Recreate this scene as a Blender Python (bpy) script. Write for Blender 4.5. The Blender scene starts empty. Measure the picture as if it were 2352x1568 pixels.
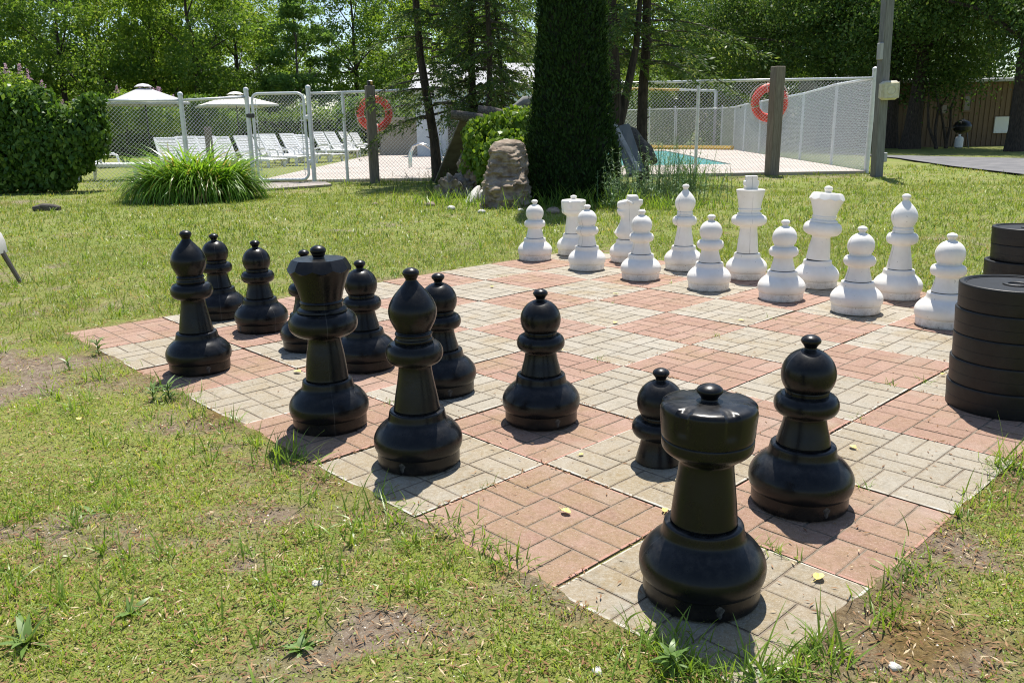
import bpy, math, random
import numpy as np
from mathutils import Vector, Matrix

random.seed(7)
rng = np.random.default_rng(11)
PI = math.pi
sc = bpy.context.scene
COL = sc.collection

# ------------------------------------------------------------------ survey: camera found from the board's corners
S = 0.46                                   # pitch of the board's slabs in metres
CAM = np.array([4.25622499, -1.08108349, 0.90512545])
YAW, PITCH, ROLL, F = -0.811492272, 0.251485817, -0.0152132766, 1883.449
def _axes():
    f = np.array([math.sin(YAW)*math.cos(PITCH), math.cos(YAW)*math.cos(PITCH), -math.sin(PITCH)])
    rt = np.array([math.cos(YAW), -math.sin(YAW), 0.]); up = np.cross(rt, f)
    return rt*math.cos(ROLL)+up*math.sin(ROLL), -rt*math.sin(ROLL)+up*math.cos(ROLL), f
RT, UP, FW = _axes()
def ray(x, y): return FW + RT*(x-1176)/F - UP*(y-784)/F
def G(x, y, z=0.):                         # surveyed photo point -> point on the ground (metres)
    d = ray(x, y); return CAM + d*((z-CAM[2])/d[2])
def D(x, y, dep): return CAM + ray(x, y)*dep
def dep(W): return float((np.asarray(W)-CAM)@FW)
def hgt(W, y):                             # height above ground point W seen at photo row y
    w = np.array([W[0], W[1], 0.])-CAM; a = w@UP; c = w@FW; b = UP[2]; d = FW[2]; q = 784-y
    return float((q*c-F*a)/(F*b-q*d))
AH = np.array([FW[0], FW[1], 0.]); AH /= np.linalg.norm(AH)      # horizontal: away from the viewer
RH = np.array([AH[1], -AH[0], 0.])                               # horizontal: to the viewer's right
SUN_AZ, SUN_EL = math.radians(126.), math.radians(66.)

# ------------------------------------------------------------------ numpy noise
_T = np.random.default_rng(5).random((256, 256))
def vnoise(x, y, sc_=1., o=0):
    x = np.asarray(x, float)*sc_+o*17.3+1000; y = np.asarray(y, float)*sc_+o*9.1+1000
    xi = np.floor(x).astype(int); yi = np.floor(y).astype(int); fx = x-xi; fy = y-yi
    fx = fx*fx*(3-2*fx); fy = fy*fy*(3-2*fy)
    g = lambda i, j: _T[(i) & 255, (j) & 255]
    return (g(xi, yi)*(1-fx)+g(xi+1, yi)*fx)*(1-fy)+(g(xi, yi+1)*(1-fx)+g(xi+1, yi+1)*fx)*fy
def fbm(x, y, sc_=1., o=0, n=4):
    r = 0; a = .5; t = 0
    for k in range(n):
        r = r+a*vnoise(x, y, sc_*2**k, o+k*3); t += a; a *= .55
    return r/t

# ------------------------------------------------------------------ materials
def _mat(name):
    m = bpy.data.materials.new(name); m.use_nodes = True
    nt = m.node_tree; nt.nodes.clear()
    out = nt.nodes.new('ShaderNodeOutputMaterial')
    return m, nt, out
def N(nt, typ, **kw):
    n = nt.nodes.new(typ)
    for k, v in kw.items():
        if k in n.bl_rna.properties and k not in n.inputs: setattr(n, k, v)
        else: n.inputs[k].default_value = v
    return n
def rgba(c): return (c[0], c[1], c[2], 1.)
def mixc(nt, fac, a, b):
    n = nt.nodes.new('ShaderNodeMix'); n.data_type = 'RGBA'
    for s, v in ((0, fac), (6, a), (7, b)):
        if hasattr(v, 'is_linked') or isinstance(v, bpy.types.NodeSocket): nt.links.new(v, n.inputs[s])
        else: n.inputs[s].default_value = rgba(v) if s else v
    return n.outputs[2]
def ramp(nt, sock, a, b):
    n = nt.nodes.new('ShaderNodeMapRange'); n.inputs[1].default_value = a; n.inputs[2].default_value = b
    nt.links.new(sock, n.inputs[0]); return n.outputs[0]
def mul(nt, a, b, op='MULTIPLY'):
    n = nt.nodes.new('ShaderNodeMath'); n.operation = op
    for s, v in ((0, a), (1, b)):
        if isinstance(v, bpy.types.NodeSocket): nt.links.new(v, n.inputs[s])
        else: n.inputs[s].default_value = v
    return n.outputs[0]
def coordz(nt, kind='Object'):
    return nt.nodes.new('ShaderNodeTexCoord').outputs[kind]
def noise(nt, vec, scale, detail=4., rough=.55):
    n = N(nt, 'ShaderNodeTexNoise'); n.inputs['Scale'].default_value = scale
    n.inputs['Detail'].default_value = detail; n.inputs['Roughness'].default_value = rough
    if vec is not None: nt.links.new(vec, n.inputs['Vector'])
    return n.outputs[0]
def bump(nt, h, strength, dist=.01):
    b = nt.nodes.new('ShaderNodeBump'); b.inputs['Strength'].default_value = strength; b.inputs['Distance'].default_value = dist
    nt.links.new(h, b.inputs['Height']); return b.outputs[0]
def principled(nt, out, color, rough=.6, metal=0., spec=.5, normal=None):
    p = nt.nodes.new('ShaderNodeBsdfPrincipled')
    for k, v in (('Base Color', color), ('Roughness', rough), ('Metallic', metal), ('Specular IOR Level', spec)):
        if isinstance(v, bpy.types.NodeSocket): nt.links.new(v, p.inputs[k])
        else: p.inputs[k].default_value = rgba(v) if k == 'Base Color' else v
    if normal is not None: nt.links.new(normal, p.inputs['Normal'])
    nt.links.new(p.outputs[0], out.inputs[0]); return p
def simple(name, c1, c2=None, scale=8., rough=.6, metal=0., spec=.5, bmp=0., bscale=40., stretch=None, lo=.35, hi=.65):
    m, nt, out = _mat(name); v = coordz(nt)
    if stretch:
        mp = nt.nodes.new('ShaderNodeMapping'); mp.inputs['Scale'].default_value = stretch
        nt.links.new(v, mp.inputs[0]); v = mp.outputs[0]
    col = c1
    if c2 is not None: col = mixc(nt, ramp(nt, noise(nt, v, scale), lo, hi), c1, c2)
    nrm = bump(nt, noise(nt, v, bscale), bmp) if bmp else None
    principled(nt, out, col, rough, metal, spec, nrm); return m
def leafmat(name, c1, c2, c3=None, trans=.4, rough=.5, spec=.25, tint=(1.25, 1.15, .55)):
    """leaves: colour differs from leaf to leaf, and light shines through them"""
    m, nt, out = _mat(name)
    g = nt.nodes.new('ShaderNodeNewGeometry'); r = g.outputs['Random Per Island']
    col = mixc(nt, r, c1, c2)
    if c3 is not None: col = mixc(nt, ramp(nt, r, .86, .9), col, c3)
    p = nt.nodes.new('ShaderNodeBsdfPrincipled'); nt.links.new(col, p.inputs['Base Color'])
    p.inputs['Roughness'].default_value = rough; p.inputs['Specular IOR Level'].default_value = spec
    t = nt.nodes.new('ShaderNodeBsdfTranslucent')
    mm = nt.nodes.new('ShaderNodeVectorMath'); mm.operation = 'MULTIPLY'; nt.links.new(col, mm.inputs[0]); mm.inputs[1].default_value = tint
    nt.links.new(mm.outputs[0], t.inputs[0])
    x = nt.nodes.new('ShaderNodeMixShader'); x.inputs[0].default_value = trans
    nt.links.new(p.outputs[0], x.inputs[1]); nt.links.new(t.outputs[0], x.inputs[2]); nt.links.new(x.outputs[0], out.inputs[0])
    return m

# ------------------------------------------------------------------ mesh helpers
def np_mesh(name, V, Fc, mats=(), smooth=False, mi=None):
    V = np.ascontiguousarray(V, np.float32); Fc = np.ascontiguousarray(Fc, np.int32)
    me = bpy.data.meshes.new(name); n, k = Fc.shape
    me.vertices.add(len(V)); me.vertices.foreach_set('co', V.ravel())
    me.loops.add(n*k); me.loops.foreach_set('vertex_index', Fc.ravel())
    me.polygons.add(n); me.polygons.foreach_set('loop_start', np.arange(0, n*k, k, dtype=np.int32))
    me.polygons.foreach_set('loop_total', np.full(n, k, np.int32))
    if smooth: me.polygons.foreach_set('use_smooth', np.ones(n, bool))
    if mi is not None: me.polygons.foreach_set('material_index', np.asarray(mi, np.int32))
    for m in mats: me.materials.append(m)
    me.update(calc_edges=True); me.validate(); return me
def link(name, me, parent=None, loc=None, rotz=None):
    o = bpy.data.objects.new(name, me); COL.objects.link(o)
    if parent: o.parent = parent
    if loc is not None: o.location = loc
    if rotz is not None: o.rotation_euler = (0, 0, rotz)
    return o
def tag(o, label=None, cat=None, group=None, kind=None):
    if label: o['label'] = label
    if cat: o['category'] = cat
    if group: o['group'] = group
    if kind: o['kind'] = kind
    return o
def thing(name, label, cat, loc=(0, 0, 0), rotz=0., group=None):
    o = bpy.data.objects.new(name, None); COL.objects.link(o); o.empty_display_size = .1
    o.location = Vector([float(c) for c in loc]); o.rotation_euler = (0, 0, rotz); tag(o, label, cat, group); return o
def copy_tree(o, parent=None):
    c = o.copy(); COL.objects.link(c); c.parent = parent
    for ch in list(o.children): copy_tree(ch, c)
    return c

class MB:
    def __init__(s): s.v = []; s.f = []; s.m = []
    def add(s, vs, fs, m=0):
        b = len(s.v); s.v += [tuple(float(c) for c in v) for v in vs]; s.f += [tuple(i+b for i in f) for f in fs]
        s.m += list(m) if isinstance(m, (list, tuple)) else [m]*len(fs); return s
    def box(s, c, d, m=0, rot=None, bev=0.):
        hx, hy, hz = d[0]/2, d[1]/2, d[2]/2
        if bev <= 0:
            vs = [(x, y, z) for z in (-hz, hz) for y in (-hy, hy) for x in (-hx, hx)]
            fs = [(0, 2, 3, 1), (4, 5, 7, 6), (0, 1, 5, 4), (2, 6, 7, 3), (0, 4, 6, 2), (1, 3, 7, 5)]
        else:
            vs = []; b = min(bev, hx*.9, hy*.9, hz*.9)
            for z, i in ((-hz, b), (-hz+b, 0), (hz-b, 0), (hz, b)):
                for (x, y) in ((-hx, -hy), (hx, -hy), (hx, hy), (-hx, hy)):
                    sx = 1 if x > 0 else -1; sy = 1 if y > 0 else -1
                    vs += [(x-sx*i, y-sy*(i+b), z), (x-sx*(i+b), y-sy*i, z)] if (sx*sy > 0) else [(x-sx*(i+b), y-sy*i, z), (x-sx*i, y-sy*(i+b), z)]
            fs = []
            for k in range(3):
                for j in range(8):
                    a = k*8+j; c2 = k*8+(j+1) % 8; fs.append((a, c2, c2+8, a+8))
            fs += [tuple(range(7, -1, -1)), tuple(range(24, 32))]
        R = rot if rot is not None else Matrix.Identity(3)
        s.add([Vector(c)+R@Vector(v) for v in vs], fs, m); return s
    def tube(s, pts, rad, n=8, m=0, cap=True):
        P = [Vector([float(q) for q in p]) for p in pts]; k = len(P)
        R = rad if isinstance(rad, (list, tuple)) else [rad]*k
        vs = []; prev = None
        for i in range(k):
            t = (P[min(i+1, k-1)]-P[max(i-1, 0)]).normalized()
            if prev is None:
                a = Vector((0, 0, 1)) if abs(t.z) < .9 else Vector((1, 0, 0)); u = t.cross(a).normalized()
            else: u = (prev-t*prev.dot(t)).normalized()
            prev = u; w = t.cross(u)
            for j in range(n):
                an = 2*PI*j/n; vs.append(P[i]+(u*math.cos(an)+w*math.sin(an))*R[i])
        fs = [(i*n+j, i*n+(j+1) % n, (i+1)*n+(j+1) % n, (i+1)*n+j) for i in range(k-1) for j in range(n)]
        if cap: fs += [tuple(range(n-1, -1, -1)), tuple((k-1)*n+j for j in range(n))]
        return s.add(vs, fs, m)
    def lathe(s, prof, n=64, m=0, fn=None, c=(0, 0, 0)):
        vs = []; k = len(prof)
        for (z, r) in prof:
            for j in range(n):
                a = 2*PI*j/n; rr, zz = (r, z) if fn is None else fn(r, z, a)
                vs.append((c[0]+rr*math.cos(a), c[1]+rr*math.sin(a), c[2]+zz))
        fs = [(i*n+j, i*n+(j+1) % n, (i+1)*n+(j+1) % n, (i+1)*n+j) for i in range(k-1) for j in range(n)]
        fs += [tuple(range(n-1, -1, -1)), tuple((k-1)*n+j for j in range(n))]
        if isinstance(m, int): mm = m
        else: mm = [m[i] for i in range(k-1) for j in range(n)]+[m[0], m[-1]]
        return s.add(vs, fs, mm)
    def build(s, name, mats, parent=None, smooth=True, sharp=35., loc=None):
        me = bpy.data.meshes.new(name); me.from_pydata(s.v, [], s.f)
        for mt in (mats if isinstance(mats, (list, tuple)) else [mats]): me.materials.append(mt)
        me.polygons.foreach_set('material_index', np.array(s.m, np.int32))
        if smooth:
            me.polygons.foreach_set('use_smooth', np.ones(len(s.f), bool))
            if sharp is not None: me.set_sharp_from_angle(angle=math.radians(sharp))
        me.update(); return link(name, me, parent, loc)

def smoothprof(pts, sub=4):
    """Catmull-Rom through (z, r) points"""
    P = [np.array(p, float) for p in pts]; out = []
    for i in range(len(P)-1):
        p0 = P[max(i-1, 0)]; p1 = P[i]; p2 = P[i+1]; p3 = P[min(i+2, len(P)-1)]
        for k in range(sub):
            t = k/sub
            out.append(tuple(.5*((2*p1)+(p2-p0)*t+(2*p0-5*p1+4*p2-p3)*t*t+(3*p1-p0-3*p2+p3)*t**3)))
    out.append(tuple(P[-1])); return [(z, max(r, .0004)) for z, r in out]

def cards(P, L, W, nrm=None, tang=None, r=None, bend=0.):
    """leaf-shaped rhombs at points P; L, W lengths and widths"""
    r = r or rng; n = len(P)
    if tang is None:
        tang = r.normal(size=(n, 3))
    tang = tang/np.linalg.norm(tang, axis=1, keepdims=True)
    if nrm is None: nrm = r.normal(size=(n, 3))
    b = np.cross(nrm, tang); b /= np.linalg.norm(b, axis=1, keepdims=True)+1e-9
    L = np.broadcast_to(L, (n,))[:, None]; W = np.broadcast_to(W, (n,))[:, None]
    nn = np.cross(tang, b)
    V = np.stack([P-tang*L/2, P-tang*L*.05+b*W/2+nn*W*.15, P+tang*L/2-nn*L*bend, P-tang*L*.05-b*W/2+nn*W*.15], 1).reshape(-1, 3)
    return V, np.arange(4*n).reshape(n, 4)
def strips(B, dirv, L, W, bend, nseg=3, r=None, droop=None):
    """grass-like strips: base points B, start directions, length, width; bend turns each strip towards the ground"""
    r = r or rng; n = len(B); d = dirv/np.linalg.norm(dirv, axis=1, keepdims=True)
    side = np.cross(d, np.array([0, 0, 1.])); side += r.normal(size=(n, 3))*.02
    rr = r.normal(size=(n, 3)); rr[:, 2] *= .2
    side = side/(np.linalg.norm(side, axis=1, keepdims=True)+1e-9)*.7+rr*.3
    side = side-d*np.sum(side*d, 1, keepdims=True); side /= np.linalg.norm(side, axis=1, keepdims=True)+1e-9
    h = d.copy(); h[:, 2] = 0; h /= np.linalg.norm(h, axis=1, keepdims=True)+1e-9
    el = np.arcsin(np.clip(d[:, 2], -1, 1)); P = B.copy(); rows = []
    L = np.broadcast_to(L, (n,)); W = np.broadcast_to(W, (n,)); bend = np.broadcast_to(bend, (n,))
    for k in range(nseg+1):
        t = k/nseg; w = W*(1-t**2.2)*.5+W*.03
        if k == 0: w = W*.32
        rows.append(np.stack([P-side*w[:, None], P+side*w[:, None]], 1))
        e = el-bend*(t+.5/nseg); P = P+(h*np.cos(e)[:, None]+np.array([0, 0, 1.])*np.sin(e)[:, None])*(L/nseg)[:, None]
    V = np.stack(rows, 1).reshape(-1, 3); st = 2*(nseg+1)
    base = (np.arange(n)*st)[:, None]
    q = np.concatenate([base+np.array([2*k, 2*k+1, 2*k+3, 2*k+2])[None] for k in range(nseg)], 0)
    return V, q
def cat(*vf):
    V = []; Fc = []; o = 0
    for v, f in vf: V.append(v); Fc.append(f+o); o += len(v)
    return np.concatenate(V), np.concatenate(Fc)

# ------------------------------------------------------------------ camera, light, sky
cd = bpy.data.cameras.new('camera'); cam = bpy.data.objects.new('camera', cd); COL.objects.link(cam)
cd.sensor_width = 36.; cd.lens = F*36/2352; cd.clip_end = 2000; cd.clip_start = .05
mw = Matrix(((RT[0], UP[0], -FW[0], CAM[0]), (RT[1], UP[1], -FW[1], CAM[1]), (RT[2], UP[2], -FW[2], CAM[2]), (0, 0, 0, 1)))
cam.matrix_world = mw; sc.camera = cam
W = bpy.data.worlds.new('World'); sc.world = W; W.use_nodes = True
nt = W.node_tree; bg = nt.nodes['Background']; sky = nt.nodes.new('ShaderNodeTexSky')
sky.sky_type = 'NISHITA'; sky.sun_disc = False; sky.sun_elevation = SUN_EL; sky.sun_rotation = math.radians(90)-SUN_AZ
sky.air_density = 1.; sky.dust_density = .5; sky.ozone_density = 1.
nt.links.new(sky.outputs[0], bg.inputs[0]); bg.inputs[1].default_value = .098
sl = bpy.data.lights.new('sun', 'SUN'); so = bpy.data.objects.new('sun', sl); COL.objects.link(so)
sl.energy = 5.0; sl.angle = math.radians(.53); sl.color = (1., .955, .88)
sd = Vector((math.cos(SUN_EL)*math.cos(SUN_AZ), math.cos(SUN_EL)*math.sin(SUN_AZ), math.sin(SUN_EL)))
so.rotation_euler = sd.to_track_quat('Z', 'Y').to_euler(); so.location = (0, 0, 30)
sc.view_settings.view_transform = 'Standard'; sc.view_settings.look = 'None'; sc.view_settings.gamma = 1.
sc.view_settings.exposure = 0.68
try:
    sc.cycles.max_bounces = 8; sc.cycles.transparent_max_bounces = 8; sc.cycles.use_denoising = True; sc.cycles.denoising_prefilter = 'NONE'; sc.cycles.filter_width = 1.1
except Exception: pass

# ------------------------------------------------------------------ materials of the place
def m_slab(name, c1, c2, c3):
    m, nt, out = _mat(name); v = coordz(nt); oi = nt.nodes.new('ShaderNodeObjectInfo')
    va = nt.nodes.new('ShaderNodeVectorMath'); va.operation = 'ADD'; nt.links.new(v, va.inputs[0]); nt.links.new(oi.outputs['Location'], va.inputs[1]); v = va.outputs[0]
    g = nt.nodes.new('ShaderNodeNewGeometry')
    base = mixc(nt, ramp(nt, g.outputs['Random Per Island'], 0, 1), c1, c2)
    st = mul(nt, ramp(nt, noise(nt, v, 5., 5.), .46, .62), ramp(nt, noise(nt, v, 1.3, 2.), .35, .6))
    base = mixc(nt, mul(nt, st, .85), base, c3)
    sc_ = nt.nodes.new('ShaderNodeSeparateColor'); nt.links.new(oi.outputs['Color'], sc_.inputs[0])
    base = mixc(nt, mul(nt, sc_.outputs[0], mul(nt, ramp(nt, noise(nt, v, 9., 5., .65), .30, .58), .85)), base, c3)
    sp = ramp(nt, noise(nt, v, 260., 2., .8), .60, .70)
    base = mixc(nt, mul(nt, sp, .5), base, (.62, .57, .48))
    sp2 = ramp(nt, noise(nt, v, 190., 3., .8), .60, .70)
    base = mixc(nt, mul(nt, sp2, .55), base, (c1[0]*.35, c1[1]*.35, c1[2]*.35))
    dk = ramp(nt, noise(nt, v, 16., 4., .7), .52, .72); base = mixc(nt, mul(nt, dk, .45), base, (c1[0]*.6, c1[1]*.62, c1[2]*.6))
    mo = ramp(nt, noise(nt, v, 75., 5., .8), .42, .62); base = mixc(nt, mul(nt, mo, .40), base, (c2[0]*1.3, c2[1]*1.34, c2[2]*1.38))
    hp = ramp(nt, noise(nt, v, 3.1, 3., .6), .55, .7); base = mixc(nt, mul(nt, hp, .3), base, (.42, .37, .31))
    principled(nt, out, base, .85, 0, .3, bump(nt, noise(nt, v, 150., 5., .8), .8, .006)); return m
RED = m_slab('red_concrete', (.285, .165, .12), (.35, .225, .172), (.265, .18, .095))
GREY = m_slab('grey_concrete', (.30, .265, .205), (.36, .325, .265), (.28, .21, .115))
JOINT = simple('groove_dirt', (.15, .115, .08), (.24, .195, .145), 30., .95, bmp=.6, bscale=150.)
REDEDGE = simple('worn_red_edge', (.46, .25, .20), (.30, .17, .11), 18., .85, bmp=.4, bscale=120.)
GREYEDGE = simple('worn_grey_edge', (.52, .49, .43), (.33, .29, .22), 18., .85, bmp=.4, bscale=120.)

def m_black():
    m, nt, out = _mat('black_plastic'); v = coordz(nt); oi = nt.nodes.new('ShaderNodeObjectInfo')
    va = nt.nodes.new('ShaderNodeVectorMath'); va.operation = 'ADD'; nt.links.new(v, va.inputs[0]); nt.links.new(oi.outputs['Location'], va.inputs[1])
    w = va.outputs[0]
    sc1 = ramp(nt, noise(nt, w, 95., 6., .75), .58, .74); sc2 = ramp(nt, noise(nt, w, 13., 4., .6), .45, .7)
    dust = mul(nt, mul(nt, sc1, sc2), .22)
    col = mixc(nt, dust, (.005, .0054, .0064), (.10, .096, .092))
    sep = nt.nodes.new('ShaderNodeSeparateXYZ'); nt.links.new(v, sep.inputs[0])
    low = mul(nt, ramp(nt, sep.outputs[2], .04, .0), ramp(nt, noise(nt, w, 28., 5., .7), .40, .72))
    col = mixc(nt, mul(nt, low, .42), col, (.085, .065, .048))
    ax = nt.nodes.new('ShaderNodeMath'); ax.operation = 'ABSOLUTE'; nt.links.new(sep.outputs[0], ax.inputs[0])
    col = mixc(nt, mul(nt, mul(nt, ramp(nt, ax.outputs[0], .0014, .0004), ramp(nt, noise(nt, w, 9., 3.), .42, .6)), .5), col, (.10, .098, .095))
    gn = nt.nodes.new('ShaderNodeNewGeometry'); sn = nt.nodes.new('ShaderNodeSeparateXYZ'); nt.links.new(gn.outputs['Normal'], sn.inputs[0])
    col = mixc(nt, mul(nt, mul(nt, ramp(nt, sn.outputs[2], .35, .95), ramp(nt, noise(nt, w, 40., 5., .75), .42, .68)), .16), col, (.17, .16, .145))
    rg = mul(nt, ramp(nt, noise(nt, w, 18., 5., .65), .35, .75), .14); rg = mul(nt, rg, .25, 'ADD')
    principled(nt, out, col, rg, 0, .27, bump(nt, noise(nt, w, 22., 3.), .045, .02)); return m
def m_white():
    m, nt, out = _mat('white_plastic'); v = coordz(nt); oi = nt.nodes.new('ShaderNodeObjectInfo')
    va = nt.nodes.new('ShaderNodeVectorMath'); va.operation = 'ADD'; nt.links.new(v, va.inputs[0]); nt.links.new(oi.outputs['Location'], va.inputs[1]); w = va.outputs[0]
    sep = nt.nodes.new('ShaderNodeSeparateXYZ'); nt.links.new(v, sep.inputs[0])
    col = mixc(nt, ramp(nt, noise(nt, w, 7., 5., .6), .4, .68), (.80, .775, .725), (.70, .665, .60))
    # grime on the foot
    low = mul(nt, ramp(nt, sep.outputs[2], .055, .0), ramp(nt, noise(nt, w, 30., 5., .75), .42, .62))
    col = mixc(nt, mul(nt, low, .6), col, (.34, .29, .22))
    sp = mul(nt, ramp(nt, sep.outputs[2], .09, .03), ramp(nt, noise(nt, w, 120., 3., .7), .66, .71))
    col = mixc(nt, sp, col, (.06, .05, .04))
    # hairline mould seam up one side
    wob = mul(nt, mul(nt, noise(nt, w, 14., 3.), .5, 'SUBTRACT'), .008)
    ax = nt.nodes.new('ShaderNodeMath'); ax.operation = 'ABSOLUTE'; nt.links.new(mul(nt, sep.outputs[0], wob, 'ADD'), ax.inputs[0])
    seam = mul(nt, mul(nt, ramp(nt, ax.outputs[0], .0020, .0010), ramp(nt, sep.outputs[1], .0, -.002)), ramp(nt, noise(nt, w, 9., 2.), .40, .55))
    col = mixc(nt, mul(nt, mul(nt, seam, ramp(nt, sep.outputs[2], .155, .158)), .6), col, (.16, .14, .13))
    scr = mul(nt, ramp(nt, noise(nt, w, 55., 2., .4), .735, .76), .45)
    col = mixc(nt, scr, col, (.3, .28, .26))
    principled(nt, out, col, .42, 0, .45, bump(nt, noise(nt, w, 30., 3.), .04, .02)); return m
BLACK = m_black(); WHITE = m_white()
DARKGAP = simple('gap_shade', (.012, .011, .01), None, rough=.9)  # near-black colour puts the shade of the narrow gap into the material
STAIN = simple('chalky_stain', (.10, .095, .088), (.022, .021, .02), 70., .8)
CHECK = simple('black_checker_plastic', (.011, .0105, .010), (.016, .0155, .015), 30., .46, spec=.3, bmp=.05, bscale=300.)
GALV = simple('white_galvanised', (.62, .64, .66), (.75, .76, .77), 12., .38, .15)
WOODG = simple('weathered_post_wood', (.14, .115, .09), (.25, .215, .175), 6., .85, bmp=.4, bscale=22., stretch=(14, 14, .8))
WOODD = simple('dark_weathered_wood', (.05, .042, .036), (.15, .13, .11), 5., .9, bmp=.7, bscale=18., stretch=(3, 12, 12))
WOODP = simple('pale_driftwood', (.42, .40, .37), (.62, .60, .57), 7., .85, bmp=.5, bscale=30.)
BOARDG = simple('grey_weathered_board', (.20, .20, .195), (.36, .355, .345), 4., .85, bmp=.4, bscale=20., stretch=(1, 12, 1))
BARK = simple('bark', (.022, .017, .014), (.065, .05, .04), 7., .95, bmp=1., bscale=16., stretch=(4, 4, 1))
BARKG = simple('grey_bark', (.05, .042, .036), (.12, .10, .085), 7., .95, bmp=1., bscale=16., stretch=(4, 4, 1))
ROCK = simple('brown_rock', (.16, .115, .08), (.34, .275, .21), 11., .95, bmp=1., bscale=20.)
STONE = simple('pale_stone', (.42, .40, .36), (.60, .58, .54), 20., .9, bmp=.6, bscale=40.)
RING = simple('orange_ring_plastic', (.74, .05, .022), (.80, .075, .04), 9., .45)
ROPE = simple('white_rope', (.65, .63, .58), None, rough=.8)
STEEL = simple('polished_steel', (.62, .62, .60), None, rough=.22, metal=1.)
LOUNGE = simple('white_lounger_plastic', (.78, .78, .77), (.72, .72, .71), 4., .35)
CANVASG = simple('grey_canvas', (.43, .425, .445), (.48, .47, .49), 6., .85)
CANVASW = simple('cream_canvas', (.70, .68, .62), (.64, .62, .56), 6., .85)
POLE = simple('dark_pole', (.03, .03, .03), None, rough=.4)
YELLOW = simple('yellow_paint', (.62, .38, .04), (.52, .33, .06), 9., .5)
CHAIRW = simple('chair_white', (.60, .58, .56), (.55, .53, .51), 3., .4)
CHAIRLEG = simple('chair_leg_metal', (.15, .12, .10), (.12, .10, .085), 20., .4, .4)
BOXW = simple('lamp_box_plastic', (.62, .59, .47), (.50, .46, .34), 20., .5)
YLEAF = simple('yellow_fallen_leaf', (.66, .50, .12), (.72, .62, .26), 60., .55)
CABIN = simple('brown_siding', (.17, .115, .07), (.13, .088, .053), 3., .8, stretch=(8, 8, .6))
CABTRIM = simple('cabin_trim', (.15, .10, .062), None, rough=.8)
GLASS = simple('window_glass', (.05, .06, .06), None, rough=.08)
WHITEP = simple('white_paint', (.72, .73, .74), (.66, .67, .68), 2., .6)
SHEDW = simple('shed_white_panel', (.66, .68, .70), (.58, .60, .63), 2., .6)
SHEDB = simple('shed_beige_panel', (.40, .35, .28), (.34, .30, .24), 2., .75)
ROOFG = simple('grey_roofing', (.34, .34, .35), (.42, .42, .43), 8., .8)
BLACKP = simple('black_enamel', (.012, .012, .012), None, rough=.35)

LEAF_A = leafmat('leaf_bright', (.13, .235, .035), (.20, .315, .06), (.30, .38, .10), .6)
LEAF_B = leafmat('leaf_mid', (.085, .17, .032), (.15, .255, .052), (.24, .33, .09), .58)
LEAF_D = leafmat('leaf_dark', (.042, .095, .024), (.09, .16, .04), (.15, .21, .06), .46)
LEAF_P = leafmat('leaf_poplar', (.10, .205, .06), (.17, .29, .09), None, .58)
CEDAR = leafmat('cedar_spray', (.055, .11, .035), (.125, .20, .06), (.24, .29, .10), .45)
THUJA = leafmat('dark_thuja', (.014, .036, .011), (.034, .075, .020), None, .30, .65, .15)
VINE = leafmat('vine_leaf', (.05, .12, .018), (.11, .21, .034), (.18, .29, .05), .42, .45, .3)
IVY = leafmat('ivy_leaf', (.09, .19, .02), (.19, .30, .04), (.24, .34, .06), .45, .45, .3)
HEDGE = leafmat('hedge_leaf', (.10, .18, .035), (.18, .28, .055), None, .48)
LILY = leafmat('daylily_leaf', (.12, .26, .025), (.23, .40, .05), (.34, .30, .12), .5, .32, .5)
SPIKE = leafmat('bluish_leaf', (.13, .23, .11), (.21, .31, .16), None, .36)
LILAC = leafmat('lilac_flower', (.52, .30, .42), (.66, .46, .56), None, .35, tint=(1, 1, 1))
GRASS = leafmat('grass_blade', (.22, .34, .045), (.38, .47, .09), (.52, .46, .22), .52, .42, .4)
GRASSF = leafmat('lawn_blade', (.14, .22, .032), (.25, .315, .066), (.38, .33, .15), .46, .42, .4)
TUFTM = leafmat('tuft_blade', (.14, .25, .03), (.24, .36, .06), None, .46, .38, .45)
CLOVER = leafmat('clover_leaf', (.16, .26, .035), (.31, .39, .075), None, .42, .5, .35)
WEEDM = leafmat('weed_leaf', (.11, .20, .04), (.17, .27, .07), None, .35, .4, .45)
LITTER = leafmat('dry_litter', (.16, .075, .035), (.34, .21, .11), (.48, .38, .24), .1, .8, .2, (1, 1, 1))
CHIPS = leafmat('pale_chips', (.46, .42, .36), (.66, .63, .58), None, .0, .8, .3, (1, 1, 1))

# ------------------------------------------------------------------ the lawn
BMIN, BMAX = 0., 8*S
def board_d(x, y):                          # distance outside the board (negative inside)
    dx = np.maximum(np.maximum(-x, x-BMAX), 0); dy = np.maximum(np.maximum(-y, y-BMAX), 0)
    o = np.hypot(dx, dy); i = np.minimum(np.minimum(x, BMAX-x), np.minimum(y, BMAX-y))
    return np.where(o > 0, o, -i)
def cam_uv(x, y):
    dx = x-CAM[0]; dy = y-CAM[1]; return dx*RH[0]+dy*RH[1], dx*AH[0]+dy*AH[1]
DIRT = []                                   # bare places: (x, y, radius along right, radius along away)
for px, py, a, b in ((1, 468, .9, .55), (70, 460, .9, .35), (640, 440, 1., .35), (1790, 408, 3.4, .5), (160, 830, .35, .28), (250, 880, .4, .18),
                     (960, 1440, .2, .06), (2060, 1460, .3, .13), (1150, 620, .9, .18),
                     (830, 640, .8, .12), (2200, 1250, .14, .1), (2160, 1500, .22, .12), (620, 1180, .25, .08)):
    g = G(px, py); DIRT.append((g[0], g[1], a, b))
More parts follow.
